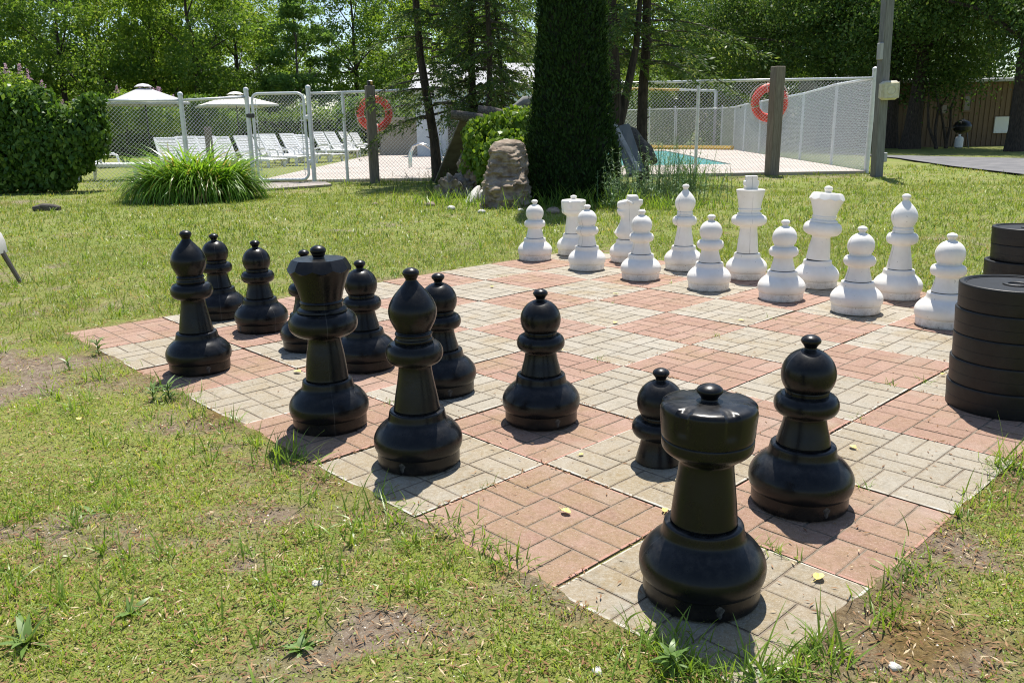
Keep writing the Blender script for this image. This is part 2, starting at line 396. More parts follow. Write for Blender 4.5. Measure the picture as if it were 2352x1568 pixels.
def cover(x, y):
    """0 bare soil .. 1 full grass"""
    x = np.asarray(x, float); y = np.asarray(y, float); u, v = cam_uv(x, y)
    far = np.clip((v-2.6)/2.2, 0, 1)
    n = fbm(x, y, 3.1, 1)*.65+fbm(x, y, 11., 4)*.35
    c = np.clip((n-.31)/.20, 0, 1)*(1-far)+np.clip((n-.16)/.30, 0, 1)*far
    for (cx, cy, a, b) in DIRT:
        dx = x-cx; dy = y-cy; q = ((dx*RH[0]+dy*RH[1])/a)**2+((dx*AH[0]+dy*AH[1])/b)**2
        c = c*(1-.75*np.exp(-q*1.1)*np.clip(.4+1.3*fbm(x, y, 6., 7), 0, 1))
    bd = board_d(x, y)
    c = c*np.clip(.45+np.clip((bd-.01)/.16, 0, 1)+.9*(vnoise(x, y, 7., 3)-.45), 0, 1)
    return np.clip(c, 0, 1)
def moss(x, y):
    bd = board_d(x, y)
    return np.clip(np.exp(-np.maximum(bd, 0)/.11)*1.5*(fbm(x, y, 5., 9)-.22)+np.clip((fbm(x, y, 2.2, 12)-.60)*5, 0, .6), 0, 1)
def zg(x, y):
    x = np.asarray(x, float); y = np.asarray(y, float); bd = board_d(x, y)
    b = np.clip(bd/.35, 0, 1)
    e_ = np.clip(1-np.abs(bd+.006)/.030, 0, 1)*np.clip(bd < .02, 0, 1)
    return -.006-.002*np.clip(-bd/.02, 0, 1)+.030*e_*np.clip(fbm(x, y, 9., 81, 3)-.44, 0, .5)+b*(-.003+.03*(fbm(x, y, 2.3, 2)-.5)+.014*(fbm(x, y, 14., 6)-.5))
def gridlines(lo, hi, fa, fb, step):
    inner = np.arange(fa, fb+1e-6, step); a = [fa]; s = step
    while a[-1] > lo: s *= 1.22; a.append(a[-1]-s)
    b = [fb]; s = step
    while b[-1] < hi: s *= 1.22; b.append(b[-1]+s)
    ex = np.concatenate([np.arange(-.06, .061, .007), BMAX+np.arange(-.06, .061, .007)])
    return np.unique(np.round(np.concatenate([np.array(a[1:])[::-1], inner, np.array(b[1:]), ex]), 4))
gx = gridlines(-420, 420, -6., 5.2, .035); gy = gridlines(-420, 420, -1.6, 7., .035)
X, Y = np.meshgrid(gx, gy, indexing='ij'); Z = zg(X, Y)
V = np.stack([X, Y, Z], -1).reshape(-1, 3); nx, ny = X.shape
ii = (np.arange(nx-1)[:, None]*ny+np.arange(ny-1)[None]).ravel()
Fq = np.stack([ii, ii+ny, ii+ny+1, ii+1], 1)
def m_ground():
    m, nt, out = _mat('lawn_ground'); v = coordz(nt)
    at = nt.nodes.new('ShaderNodeAttribute'); at.attribute_name = 'cover'; sep = nt.nodes.new('ShaderNodeSeparateColor'); nt.links.new(at.outputs['Color'], sep.inputs[0])
    soil = mixc(nt, ramp(nt, noise(nt, v, 45., 6., .7), .38, .62), (.155, .112, .078), (.285, .225, .165))
    soil = mixc(nt, mul(nt, ramp(nt, noise(nt, v, 300., 2., .7), .62, .68), .8), soil, (.55, .52, .46))
    soil = mixc(nt, mul(nt, ramp(nt, noise(nt, v, 130., 3., .7), .60, .68), .7), soil, (.09, .05, .03))
    mossc = mixc(nt, ramp(nt, noise(nt, v, 90., 4., .7), .35, .65), (.10, .062, .014), (.22, .145, .035))
    soil = mixc(nt, sep.outputs[1], soil, mossc)
    gr = mixc(nt, ramp(nt, noise(nt, v, 60., 5., .75), .35, .65), (.105, .14, .03), (.245, .28, .07))
    gr = mixc(nt, mul(nt, ramp(nt, noise(nt, v, 1.1, 5., .65), .42, .66), .55), gr, (.27, .235, .105))
    gr = mixc(nt, mul(nt, ramp(nt, noise(nt, v, 24., 4., .7), .55, .7), .6), gr, (.08, .12, .025))
    th = mixc(nt, ramp(nt, noise(nt, v, 120., 5., .8), .38, .62), (.125, .145, .034), (.33, .32, .10)); gr = mixc(nt, sep.outputs[2], th, gr)
    col = mixc(nt, ramp(nt, sep.outputs[0], .15, .75), soil, gr)
    principled(nt, out, col, .95, 0, .15, bump(nt, noise(nt, v, 110., 5., .75), .9, .012)); return m
me = np_mesh('lawn', V, Fq, [m_ground()], smooth=True)
ca = me.color_attributes.new('cover', 'FLOAT_COLOR', 'POINT')
cc = np.ones((len(V), 4), np.float32); cc[:, 0] = cover(V[:, 0], V[:, 1]); cc[:, 1] = moss(V[:, 0], V[:, 1]); cc[:, 2] = np.clip((cam_uv(V[:, 0], V[:, 1])[1]-2.2)/4., 0, 1)
ca.data.foreach_set('color', cc.ravel())
tag(link('lawn', me), kind='structure')

# pool deck, pool, road
PNL, PNR = G(976, 393), G(1680, 381.5); PFR = G(1528, 349)
_ = G(1040, 381)-PNL; _ /= np.linalg.norm(_); PFL = PNL+_*np.linalg.norm(PFR-PNR)
DNL, DNR, DFR, DFL = G(590, 421), G(1989, 398.5), G(1688, 346), G(893, 349.5)
CONC = simple('deck_concrete', (.36, .305, .265), (.44, .385, .34), .9, .85, bmp=.2, bscale=60.)
mb = MB(); T = .05
out4 = [DNL, DNR, DFR, DFL]; in4 = [PNL, PNR, PFR, PFL]
vs = [(p[0], p[1], T) for p in out4+in4]+[(p[0], p[1], -.05) for p in out4]+[(p[0], p[1], -.2) for p in in4]
fs = [(i, (i+1) % 4, 4+(i+1) % 4, 4+i) for i in range(4)]+[(8+i, 8+(i+1) % 4, (i+1) % 4, i) for i in range(4)]+[(4+i, 4+(i+1) % 4, 12+(i+1) % 4, 12+i) for i in range(4)]
mb.add(vs, fs); tag(mb.build('pool_deck', CONC, smooth=False), kind='structure')
m, nt, out = _mat('pool_water'); v = coordz(nt)
mp = nt.nodes.new('ShaderNodeMapping'); mp.inputs['Scale'].default_value = (1.6, 1.6, 1); nt.links.new(v, mp.inputs[0])
principled(nt, out, mixc(nt, ramp(nt, noise(nt, mp.outputs[0], 1.6, 4.), .35, .7), (.045, .25, .26), (.13, .40, .385)), .25, 0, .2, bump(nt, noise(nt, mp.outputs[0], 3.5, 3.), .5, .08))
mb = MB(); mb.add([(p[0], p[1], .022) for p in in4], [(0, 1, 2, 3)]); tag(mb.build('pool_water', m, smooth=False), kind='structure')
ROADM = simple('road_asphalt', (.10, .10, .105), (.16, .155, .155), 2.5, .9, bmp=.5, bscale=90.)
rp = [G(2760, 428), G(2500, 417), G(2352, 404), G(2187, 384.5), G(2060, 365), G(1960, 356), G(1880, 350.5), G(1880, 349), G(2033, 358.5), G(2351, 366), G(2800, 374)]
mb = MB(); mb.add([(p[0], p[1], .03) for p in rp], [tuple(range(len(rp)))]); tag(mb.build('road', ROADM, smooth=False), kind='structure')
mb = MB(); q = [G(578, 441), G(762, 428), G(748, 421.5), G(598, 424)]
mb.add([(p[0], p[1], .0) for p in q]+[(p[0], p[1], .035) for p in q], [(4, 5, 6, 7), (0, 1, 5, 4), (1, 2, 6, 5), (2, 3, 7, 6), (3, 0, 4, 7)])
tag(mb.build('threshold_path', simple('path_stone', (.24, .21, .19), (.33, .29, .26), 6., .9, bmp=.5, bscale=50.), smooth=False), kind='structure')

# ------------------------------------------------------------------ the board
def slab_mesh(name, mats):
    mb = MB(); h = S/2-.0036; zb = -.0024; w = (2*h)/6
    mb.box((0, 0, (zb-.04)/2-.0002), (2*h-.004, 2*h-.004, .04+zb+.0004), 1)
    rr = random.Random(3)
    for bi in range(3):
        for bj in range(3):
            x0 = -h+bi*2*w; y0 = -h+bj*2*w; alongx = (bi+bj) % 2 == 1
            for k in range(2):
                ax, ay, bx, by = (x0, y0+k*w, x0+2*w, y0+(k+1)*w) if alongx else (x0+k*w, y0, x0+(k+1)*w, y0+2*w)
                gq = .0026; e = 1e-5; ins = .0030
                def edge(val, lo, sgn): return 0. if abs(val-lo) < e else gq
                l = edge(ax, -h, 1); r_ = edge(bx, h, 1); b_ = edge(ay, -h, 1); t_ = edge(by, h, 1)
                X0, X1, Y0, Y1 = ax+l, bx-r_, ay+b_, by-t_
                iz = rr.uniform(-.0006, .0006)
                il = .0055 if l == 0 else ins; ir = .0055 if r_ == 0 else ins; ib = .0055 if b_ == 0 else ins; it = .0055 if t_ == 0 else ins
                vs = [(X0, Y0, zb-.006), (X1, Y0, zb-.006), (X1, Y1, zb-.006), (X0, Y1, zb-.006), (X0, Y0, iz-.0013), (X1, Y0, iz-.0013), (X1, Y1, iz-.0013), (X0, Y1, iz-.0013),
                      (X0+il, Y0+ib, iz), (X1-ir, Y0+ib, iz), (X1-ir, Y1-it, iz), (X0+il, Y1-it, iz)]
                ms = [2 if b_ == 0 else 0, 2 if r_ == 0 else 0, 2 if t_ == 0 else 0, 2 if l == 0 else 0]
                mb.add(vs, [(8, 9, 10, 11), (4, 5, 9, 8), (5, 6, 10, 9), (6, 7, 11, 10), (7, 4, 8, 11), (0, 1, 5, 4), (1, 2, 6, 5), (2, 3, 7, 6), (3, 0, 4, 7)], [0]+ms+[1]*4)
    me = bpy.data.meshes.new(name); me.from_pydata(mb.v, [], mb.f)
    for q in mats: me.materials.append(q)
    me.polygons.foreach_set('material_index', np.array(mb.m, np.int32)); me.update(); return me
cb = thing('chessboard', 'giant outdoor chessboard of red and grey brick-patterned slabs set into the lawn', 'chessboard', (4*S, 4*S, 0))
mr, mg = slab_mesh('red_slab', [RED, JOINT, REDEDGE]), slab_mesh('grey_slab', [GREY, JOINT, GREYEDGE])
rs = random.Random(4)
for u in range(8):
    for v_ in range(8):
        red = (u+v_) % 2 == 0
        o = link('red_slab' if red else 'grey_slab', mr if red else mg, cb, ((u+.5-4)*S, (v_+.5-4)*S, rs.uniform(-.003, .001)))
        s_ = max(0, 1-math.hypot(u-7, v_-.3)/3.2)*.9+.35*(v_ == 0)+rs.uniform(0, .35); o.color = (min(1, s_), 0, 0, 1)      # how far moss and tannin have stained each slab
        o.rotation_euler = (rs.uniform(-.005, .005), rs.uniform(-.005, .005), (0 if red else PI/2)+rs.choice((0, PI))+rs.uniform(-.008, .008))

# ------------------------------------------------------------------ chess pieces
BASE = smoothprof([(0., .1125), (.004, .1152), (.02, .1156), (.036, .1158)], 2)[:-1]+[(.0385, .1158), (.0392, .1172)]+smoothprof([(.0415, .1190), (.048, .1222), (.058, .1243), (.068, .1246), (.078, .1233), (.086, .1202), (.094, .1158), (.101, .1106), (.108, .1044), (.1145, .0970), (.120, .0898), (.125, .0845), (.131, .0812), (.139, .0794), (.148, .0779), (.1525, .0762), (.1545, .0725)], 3)
def base_part(par, mat, a_hole):
    mb = MB(); pr = BASE+[(.1545, .064), (.1535, .0605), (.1535, .0590), (.158, .0590)]
    mm = [0]*(len(pr)-4)+[0, 1, 1, 1]; mm = mm[:len(pr)-1]
    mb.lathe(pr, 72, mm); b = mb.build('base', [mat, DARKGAP], par)
    if a_hole is not None:
        mb = MB(); c, s_ = math.cos(a_hole), math.sin(a_hole); R3 = Matrix.Rotation(a_hole, 3, 'Z')
        ring = [Vector((.1162, .0062*math.cos(t), .026+.0062*math.sin(t))) for t in np.linspace(0, 2*PI, 15)[:-1]]
        mb.add([R3@v for v in ring]+[R3@Vector((.113, 0, .026))], [(i, (i+1) % 14, 14) for i in range(14)], 0)
        rr = random.Random(int(a_hole*100)); n = 22; dr = []
        for i in range(n):
            t = 2*PI*i/n; q = rr.uniform(.8, 1.25); yy = .0085*math.cos(t)*q; zz = .0085*math.sin(t)*q
            if math.sin(t) < 0: zz *= 1.75; yy *= .75
            xx = math.sqrt(max(.1161**2-yy*yy, 0)); dr.append(R3@Vector((xx, yy, max(.004, .026+zz))))
        cen = R3@Vector((.1163, 0, .024)); mb.add(dr+[cen], [(i, (i+1) % n, n) for i in range(n)], 1)
        mb.build('drain_hole', [DARKGAP, STAIN if mat is BLACK else WHITE], par)
    return b
def stem_part(par, mat, zt, r0, r1, r2, flare):
    L = zt-.157
    pr = [(.1570, r0-.003), (.1574, r0-.0008), (.159, r0)]+smoothprof([(.162, r0-.0006), (.157+L*.28, r0*.57+r1*.43), (.157+L*.58, r1), (.157+L*.85, r2), (.157+L*.95, r2*1.02), (zt, flare)], 4)
    return MB().lathe(pr, 64).build('stem', mat, par)
def knob_part(par, mat, z0, h, r, rn, name='finial'):
    pr = smoothprof([(z0-.004, rn*1.25), (z0+h*.10, rn*1.02), (z0+h*.20, rn), (z0+h*.32, rn*1.18), (z0+h*.42, r*.86), (z0+h*.55, r), (z0+h*.70, r*.985), (z0+h*.84, r*.80), (z0+h*.95, r*.45), (z0+h, .0005)], 3)
    return MB().lathe(pr, 40).build(name, mat, par)
def collar_part(par, mat, zb, zt, rm, rb, rtp):
    m_ = (zb+zt)/2; h = (zt-zb)/2; pr = [(zb-.001, rb-.004)]
    for i in range(17):
        t = -PI/2+PI*i/16; e = abs(math.cos(t))**.9
        pr.append((m_+h*math.sin(t), (rb if t < 0 else rtp)+(rm-(rb if t < 0 else rtp))*e))
    pr.append((zt+.0005, rtp-.006)); return MB().lathe(pr, 72).build('collar', mat, par)
def pawn(par, mat, hole, base=True):
    if base: base_part(par, mat, hole)
    stem_part(par, mat, .232, .0640, .0535, .0500, .0545)
    collar_part(par, mat, .2295, .2815, .0760, .0515, .0535)
    pr = [(.2795, .0505), (.2885, .0500), (.2895, .0515)]
    for i in range(22):
        t = math.radians(-37+37*0)+math.radians(112)*i/21; pr.append((.3305+.0632*math.sin(t), .0636*math.cos(t)))
    MB().lathe([p for p in pr if p[1] > .012]+[(.3935, .010)], 64).build('head', mat, par)
    knob_part(par, mat, .3890, .0380, .0229, .0142)
def bishop(par, mat, hole):
    base_part(par, mat, hole); stem_part(par, mat, .290, .0645, .0515, .0462, .0530)
    collar_part(par, mat, .2870, .3470, .0790, .0510, .0560)
    pr = [(.344, .050), (.3495, .0505), (.351, .0525), (.355, .0535), (.359, .0520), (.3605, .0495), (.367, .0485), (.3685, .0505), (.372, .0515), (.3755, .0500), (.377, .0470)]
    pr += smoothprof([(.3785, .0462), (.392, .0535), (.412, .0625), (.434, .0662), (.455, .0615), (.476, .0500), (.494, .0350), (.508, .0225), (.5165, .0165)], 4)
    MB().lathe(pr, 64).build('mitre', mat, par); knob_part(par, mat, .5135, .0395, .0225, .0152)
def qcrown(mat, par):
    n = 80; R = .0965; K = 10
    def fn(r, z, a):
        if z < .4975: return r, z
        ph = (a % (2*PI/K))-PI/K; pf = math.cos(PI/K)/math.cos(ph); sc_ = abs(ph)/(PI/K)
        if z < .505: return r, .4985+.0095*sc_**1.5
        if z < .530: return r*(pf*.8+.2), z
        return r*pf, z
    pr = [(.396, .060), (.3995, .0655), (.4025, .0668), (.406, .0655), (.4085, .0630)]+smoothprof([(.410, .0632), (.44, .0705), (.475, .0825), (.497, .0925)], 4)+[(.500, .0965), (.527, .0862), (.535, .0800), (.5365, .040), (.5365, .012)]
    return MB().lathe(pr, n, fn=fn).build('crown', mat, par, sharp=22)
def neckring(par, mat, z0, z1, r):
    pr = [(z0, r*.86), (z0+.001, r*.97), (z0+(z1-z0)*.35, r), (z0+(z1-z0)*.7, r*.985), (z1-.001, r*.93), (z1+.002, r*.84), (.398, .0640), (.399, .058)]
    return MB().lathe(pr, 64).build('neck', mat, par)
def queen(par, mat, hole):
    base_part(par, mat, hole); stem_part(par, mat, .297, .0665, .0575, .0510, .0590)
    collar_part(par, mat, .2945, .3715, .1060, .0560, .0720); neckring(par, mat, .369, .3845, .0772)
    qcrown(mat, par); knob_part(par, mat, .5335, .0425, .0240, .0172)
def king(par, mat, hole):
    base_part(par, mat, hole); stem_part(par, mat, .322, .0650, .0565, .0520, .0600)
    collar_part(par, mat, .3195, .3860, .1060, .0560, .0740)
    pr = [(.384, .066), (.3855, .0735), (.391, .0745), (.3965, .0725), (.399, .0650), (.404, .0612), (.412, .0610), (.416, .0640), (.4185, .0690), (.424, .0695), (.4275, .0665)]
    MB().lathe(pr, 64).build('neck', mat, par)
    pr = [(.4265, .0640)]+smoothprof([(.430, .0652), (.46, .0700), (.50, .0775), (.5335, .0852)], 3)+[(.5375, .0848), (.5385, .083), (.5395, .040), (.5395, .02)]
    MB().lathe(pr, 64).build('crown', mat, par)
    # cross: an outline with real thickness, facing along the board
    ol = [(.040, .5385), (.040, .549), (.0345, .553), (.036, .557), (.0435, .565), (.0435, .586), (.0385, .592), (.0325, .5945), (.0345, .605), (.0345, .6165), (.030, .6195)]
    pts = ol+[(-x, z) for x, z in ol[::-1]]; n = len(pts); mb = MB()
    rows = [(-.031, .82), (-.034+.006, .95), (-.022, 1.), (.022, 1.), (.028, .95), (.031, .82)]
    vs = [(x*k, y, (z-.575)*(.9+.1*k)+.575) for y, k in rows for x, z in pts]
    fs = [(r*n+i, r*n+(i+1) % n, (r+1)*n+(i+1) % n, (r+1)*n+i) for r in range(5) for i in range(n)]+[tuple(range(n-1, -1, -1)), tuple(5*n+i for i in range(n))]
    mb.add(vs, fs).build('cross', mat, par, sharp=28)
def rook(par, mat, hole):
    base_part(par, mat, hole); stem_part(par, mat, .291, .0652, .0570, .0528, .0610)
    def fn(r, z, a):
        if z > .349 and r > .07:
            q = abs(((a+.35) % (2*PI/6))-PI/6)/(PI/6); k = max(0., min(1., (.30-q)/.08)); kk = min(1., (z-.349)/.012)
            return r-.0042*k*kk, z-(.0035*k if z > .392 else 0)
        return r, z
    pr = [(.2885, .058), (.2905, .0630)]+smoothprof([(.293, .0650), (.299, .0740), (.306, .0825), (.3145, .0872), (.3305, .0880)], 3)+[(.3318, .0872), (.3325, .0858), (.3340, .0858), (.3348, .0874)]+smoothprof([(.338, .0884), (.352, .0896), (.368, .0908), (.386, .0922), (.3945, .0910), (.3995, .0872), (.4020, .0815)], 3)+[(.4035, .070), (.4045, .04), (.4047, .012)]
    MB().lathe(pr, 144, fn=fn).build('turret', mat, par, sharp=40); knob_part(par, mat, .4020, .0345, .0247, .0158)
def knight(par, mat, hole):
    base_part(par, mat, hole)
    # slices (z, x front, x back, half thickness, roundness); the muzzle points along -x
    sl = [(.157, -.064, .062, .060, 2.), (.165, -.067, .064, .062, 2.), (.185, -.086, .070, .066, 2.1), (.200, -.095, .073, .067, 2.2), (.218, -.086, .076, .062, 2.3), (.240, -.070, .078, .055, 2.5),
          (.265, -.057, .080, .048, 2.6), (.292, -.047, .081, .043, 2.8), (.312, -.050, .081, .042, 3.), (.328, -.068, .081, .041, 3.2), (.342, -.0745, .081, .0405, 3.4), (.3605, -.0765, .081, .040, 3.6), (.3645, -.0725, .081, .0395, 3.6), (.3685, -.0690, .081, .0395, 3.6), (.3725, -.0725, .081, .040, 3.6), (.378, -.0765, .083, .0405, 3.6),
          (.395, -.0765, .099, .042, 3.8), (.408, -.0735, .1015, .043, 3.8), (.4165, -.0660, .1015, .043, 3.6), (.421, -.050, .1010, .042, 3.6), (.4265, -.012, .0995, .040, 3.6), (.4285, -.010, .083, .038, 3.6)]
    mb = MB(); n = 40; vs = []
    for z, xf, xb, hw, p in sl:
        c = (xf+xb)/2; a = (xb-xf)/2
        for j in range(n):
            t = 2*PI*j/n; cx, sy = math.cos(t), math.sin(t)
            vs.append((c+a*math.copysign(abs(cx)**(2/p), cx), hw*math.copysign(abs(sy)**(2/p), sy), z))
    k = len(sl); fs = [(i*n+j, i*n+(j+1) % n, (i+1)*n+(j+1) % n, (i+1)*n+j) for i in range(k-1) for j in range(n)]+[tuple(range(n-1, -1, -1)), tuple((k-1)*n+j for j in range(n))]
    mb.add(vs, fs).build('horse_head', mat, par, sharp=50)
    mb = MB()
    for z, xf, xb, hw in ((.4285, -.009, .068, .036), (.436, -.0075, .066, .034), (.4445, -.006, .064, .032)):
        mb.box(((xf+xb)/2, 0, z+.003), (xb-xf, 2*hw, .0085), 0, bev=.003)
    mb.box((.028, 0, .4540), (.068, .058, .010), 0, bev=.004); mb.build('forelock', mat, par)
    for s_ in (-1, 1):
        mb = MB(); mb.tube([(-.022, s_*.040, .424), (-.008, s_*.0445, .417), (.012, s_*.0455, .404), (.020, s_*.044, .398), (.032, s_*.0435, .407), (.037, s_*.043, .400)], [.004, .0085, .009, .005, .004, .002], 8); mb.build('ear', mat, par)
        mb = MB(); mb.tube([(-.040, s_*.0395, .400), (-.032, s_*.0425, .397), (-.024, s_*.0395, .400)], [.002, .006, .002], 8); mb.build('eye', mat, par)
        mb = MB(); mb.tube([(-.078+.004, s_*.026, .352), (-.055, s_*.041, .349), (-.030, s_*.0425, .347)], [.002, .004, .001], 6); mb.build('lip', mat, par)

KIND = {'pawn': pawn, 'bishop': bishop, 'queen': queen, 'king': king, 'rook': rook, 'knight': knight}
face = math.atan2(-AH[1], -AH[0])            # direction that looks at the photographer
protos = {}
def piece(kind, colour, u, v_, label, holea=None, rz=0., group=None, base=True):
    key = (kind, colour, base); loc = (u*S, v_*S, 0.001); mat = BLACK if colour == 'black' else WHITE
    nm = kind+'_chess_piece'
    if key not in protos:
        t = thing(nm, label, 'chess piece', loc, rz, group)
        if kind == 'pawn': pawn(t, mat, 0. if base else None, base)
        else: KIND[kind](t, mat, 0.)
        protos[key] = t
    else:
        t = copy_tree(protos[key]); t.location = loc; t['label'] = label
        if group: t['group'] = group
    t.rotation_euler = (0, 0, rz); return t
gb, gw = 'black pawns of the giant chess set', 'white pawns of the giant chess set'
piece('bishop', 'black', 2.40, .41, 'black bishop on a red square at the far end of the black back row', rz=face+.62)
piece('queen', 'black', 4.45, .45, 'black queen with faceted crown standing on the edge row of the board', rz=face+1.9)
piece('bishop', 'black', 5.41, .49, 'black bishop between the black queen and the black rook', rz=face-.3)
piece('rook', 'black', 7.48, .45, 'large black rook at the nearest corner of the board', rz=face+.08)
piece('pawn', 'black', .52, 1.47, 'black pawn partly hidden behind the far black bishop', rz=face+1.9, group=gb)
piece('pawn', 'black', 1.42, 1.50, 'black pawn with scuffed foot just beside the far black bishop', rz=face-.75, group=gb)
piece('pawn', 'black', 2.44, 1.47, 'black pawn almost wholly hidden behind the black queen', rz=face+2.2, group=gb)
piece('pawn', 'black', 3.38, 1.46, 'black pawn whose head shows beside the crown of the black queen', rz=face+2.6, group=gb)
piece('pawn', 'black', 4.40, 1.49, 'black pawn half hidden behind the nearer black bishop', rz=face+.32, group=gb)
piece('pawn', 'black', 5.43, 1.55, 'lone black pawn on a red square in the open middle of the board', rz=face+.42, group=gb)
piece('pawn', 'black', 7.35, 1.58, 'black pawn on a red square beside the large black rook', rz=face+.22, group=gb)
t = piece('pawn', 'black', 6.47, 1.51, 'black pawn missing its wide base, standing behind the black rook', rz=face, group=gb, base=False)
for ch in t.children: ch.location.z = -.1562
piece('pawn', 'white', .20, 6.77, 'white pawn standing alone nearest the dark columnar evergreen', rz=face+.1-.05, group=gw)
piece('pawn', 'white', 1.42, 6.61, 'white pawn in front of the white rook', rz=face+.9, group=gw)
piece('pawn', 'white', 2.49, 6.49, 'white pawn in front of the white knight', rz=face+.45, group=gw)
piece('pawn', 'white', 3.57, 6.48, 'white pawn standing between the first white bishop and the white king', rz=face+.05, group=gw)
piece('pawn', 'white', 4.55, 6.50, 'white pawn standing in front between the white king and the white queen', rz=face-.3, group=gw)
piece('pawn', 'white', 5.49, 6.40, 'white pawn standing between the white queen and the last white bishop', rz=face+.12, group=gw)
piece('pawn', 'white', 6.40, 6.36, 'white pawn standing right beside the near stack of black checkers', rz=face-.1, group=gw)
piece('rook', 'white', .28, 7.58, 'white rook standing half behind a white pawn', rz=face+.5)
piece('knight', 'white', 1.40, 7.57, 'white knight with horse head turned towards the white rook', rz=math.atan2(RH[1], RH[0])+.12)
piece('bishop', 'white', 2.46, 7.52, 'white bishop between the white knight and the white king', rz=face+.7)
piece('king', 'white', 3.51, 7.47, 'tall white king topped with a flared cross', rz=math.atan2(RH[1], RH[0])-.08)
q = piece('queen', 'white', 4.48, 7.51, 'white queen whose faceted crown leans sideways', rz=face-.2)
for ch in q.children:                         # the upper part sits crooked on its base
    if ch.name.split('.')[0] not in ('base', 'drain_hole'):
        Rt = Matrix.Translation((0, 0, .157))@Matrix.Rotation(math.radians(4.5), 4, Matrix.Rotation(-(face-.2), 3, 'Z')@Vector(tuple(AH)))@Matrix.Translation((0, 0, -.157)); ch.matrix_local = Rt
piece('bishop', 'white', 5.50, 7.47, 'white bishop at the end of the white back row towards the checker stacks', rz=face+.2)

# ------------------------------------------------------------------ checker stacks
def checker(label, loc, rz):
    t = thing('checker_disc', label, 'checker', loc, rz, 'black checkers stacked by the board'); h = .0818; R = .166
    pr = [(0, R-.006), (.0012, R-.0042), (.003, R-.0036), (.037, R-.0026), (.0375, R-.0031), (.0382, R-.0024)]+smoothprof([(.041, R-.0022), (.066, R-.0004), (.076, R), (.0802, R-.0012), (h, R-.0045)], 3)+[(h, R-.014), (h-.003, R-.016), (h-.006, R-.019), (h-.0062, .04), (h-.0062, .01)]
    MB().lathe(pr, 96).build('disc', CHECK, t)
    pr = [(h-.0064, .026), (h-.002, .027), (h-.0005, .030), (h-.0005, .038), (h-.002, .041), (h-.0064, .042)]; n = 48; vs = [(r*math.cos(2*PI*j/n), r*math.sin(2*PI*j/n), z) for z, r in pr for j in range(n)]
    MB().add(vs, [(i*n+j, i*n+(j+1) % n, (i+1)*n+(j+1) % n, (i+1)*n+j) for i in range(5) for j in range(n)]).build('centre_ring', CHECK, t)
    n = 72; pr = [(h-.0064, R-.024), (h-.0035, R-.0235), (h-.0035, R-.0215), (h-.0064, R-.021)]
    vs = [(r*math.cos(2*PI*j/n), r*math.sin(2*PI*j/n), z) for z, r in pr for j in range(n)]
    MB().add(vs, [(i*n+j, i*n+(j+1) % n, (i+1)*n+(j+1) % n, (i+1)*n+j) for i in range(3) for j in range(n)]).build('rim_ring', CHECK, t)
    return t
LV = ['lowest', 'second from the bottom', 'middle', 'second from the top', 'topmost']
SA = G(2292, 935)+AH*.02+RH*.018; SB = np.array([6.72*S, 7.72*S, 0.])
ck = None
for nm, P0, offs in (('near stack on the board', SA, [(0, 0), (.0015, 0), (.003, -.001), (.001, .001), (.0025, 0)]), ('partly hidden far stack', SB, [(-.01, 0), (-.01, 0), (-.018, 0), (.006, 0), (.0, 0)])):
    for k in range(5):
        lab = f'black checker disc, {LV[k]} of the {nm}'
        loc = tuple(np.array([P0[0], P0[1], .001+k*.0820])+RH*offs[k][0]+AH*offs[k][1])
        if ck is None: ck = checker(lab, loc, 0)
        else:
            c = copy_tree(ck); c.location = loc; c['label'] = lab; c.rotation_euler = (0, 0, k*1.3)

# ------------------------------------------------------------------ grass, clover, litter
DECKP = [DNL, DNR, DFR, DFL]
def in_poly(x, y, P):
    c = np.zeros(len(x), bool); n = len(P); j = n-1
    for i in range(n):
        xi, yi, xj, yj = P[i][0], P[i][1], P[j][0], P[j][1]
        c ^= ((yi > y) != (yj > y)) & (x < (xj-xi)*(y-yi)/((yj-yi)+1e-12)+xi); j = i
    return c
def field(v0, v1, density, pad=.35, edge=0.012, need_cover=True, side=.72):
    """random points on the lawn between two distances, inside the view plus a margin"""
    a = side*(v1**2-v0**2)+2*pad*(v1-v0); n = int(density*a)
    v = np.sqrt(rng.random(n)*(v1**2-v0**2)+v0**2); u = (rng.random(n)*2-1)*(side*v+pad)
    x = CAM[0]+RH[0]*u+AH[0]*v; y = CAM[1]+RH[1]*u+AH[1]*v
    k = (board_d(x, y) > edge)
    if v1 > 12: k &= ~in_poly(x, y, DECKP) & ~in_poly(x, y, rp)
    x, y = x[k], y[k]
    if need_cover:
        k = rng.random(len(x)) < cover(x, y)**1.1*.95+.03; x, y = x[k], y[k]
    return x, y
def blades(v0, v1, dens, per, spread, L, Wd, tilt, bend, nseg=2, edge=.012):
    x, y = field(v0, v1, dens/per, edge=edge); n = len(x)
    k = np.repeat(np.arange(n), per); sz = np.repeat(rng.uniform(.55, 1.35, n)*(.65+.7*vnoise(x, y, 2.2, 21)), per)
    m = len(k); bx = x[k]+rng.normal(0, spread, m); by = y[k]+rng.normal(0, spread, m)
    ok = board_d(bx, by) > -.008; bx, by, sz, k = bx[ok], by[ok], sz[ok], k[ok]; m = len(bx)
    B = np.stack([bx, by, zg(bx, by)-.003], 1)
    az = np.arctan2(by-y[k], bx-x[k])+rng.normal(0, .7, m); el = PI/2-np.abs(rng.normal(0, tilt, m)); el = np.clip(el, .05, PI/2)
    d = np.stack([np.cos(el)*np.cos(az), np.cos(el)*np.sin(az), np.sin(el)], 1)
    return strips(B, d, rng.uniform(L[0], L[1], m)*sz, rng.uniform(Wd[0], Wd[1], m), rng.uniform(bend[0], bend[1], m), nseg)
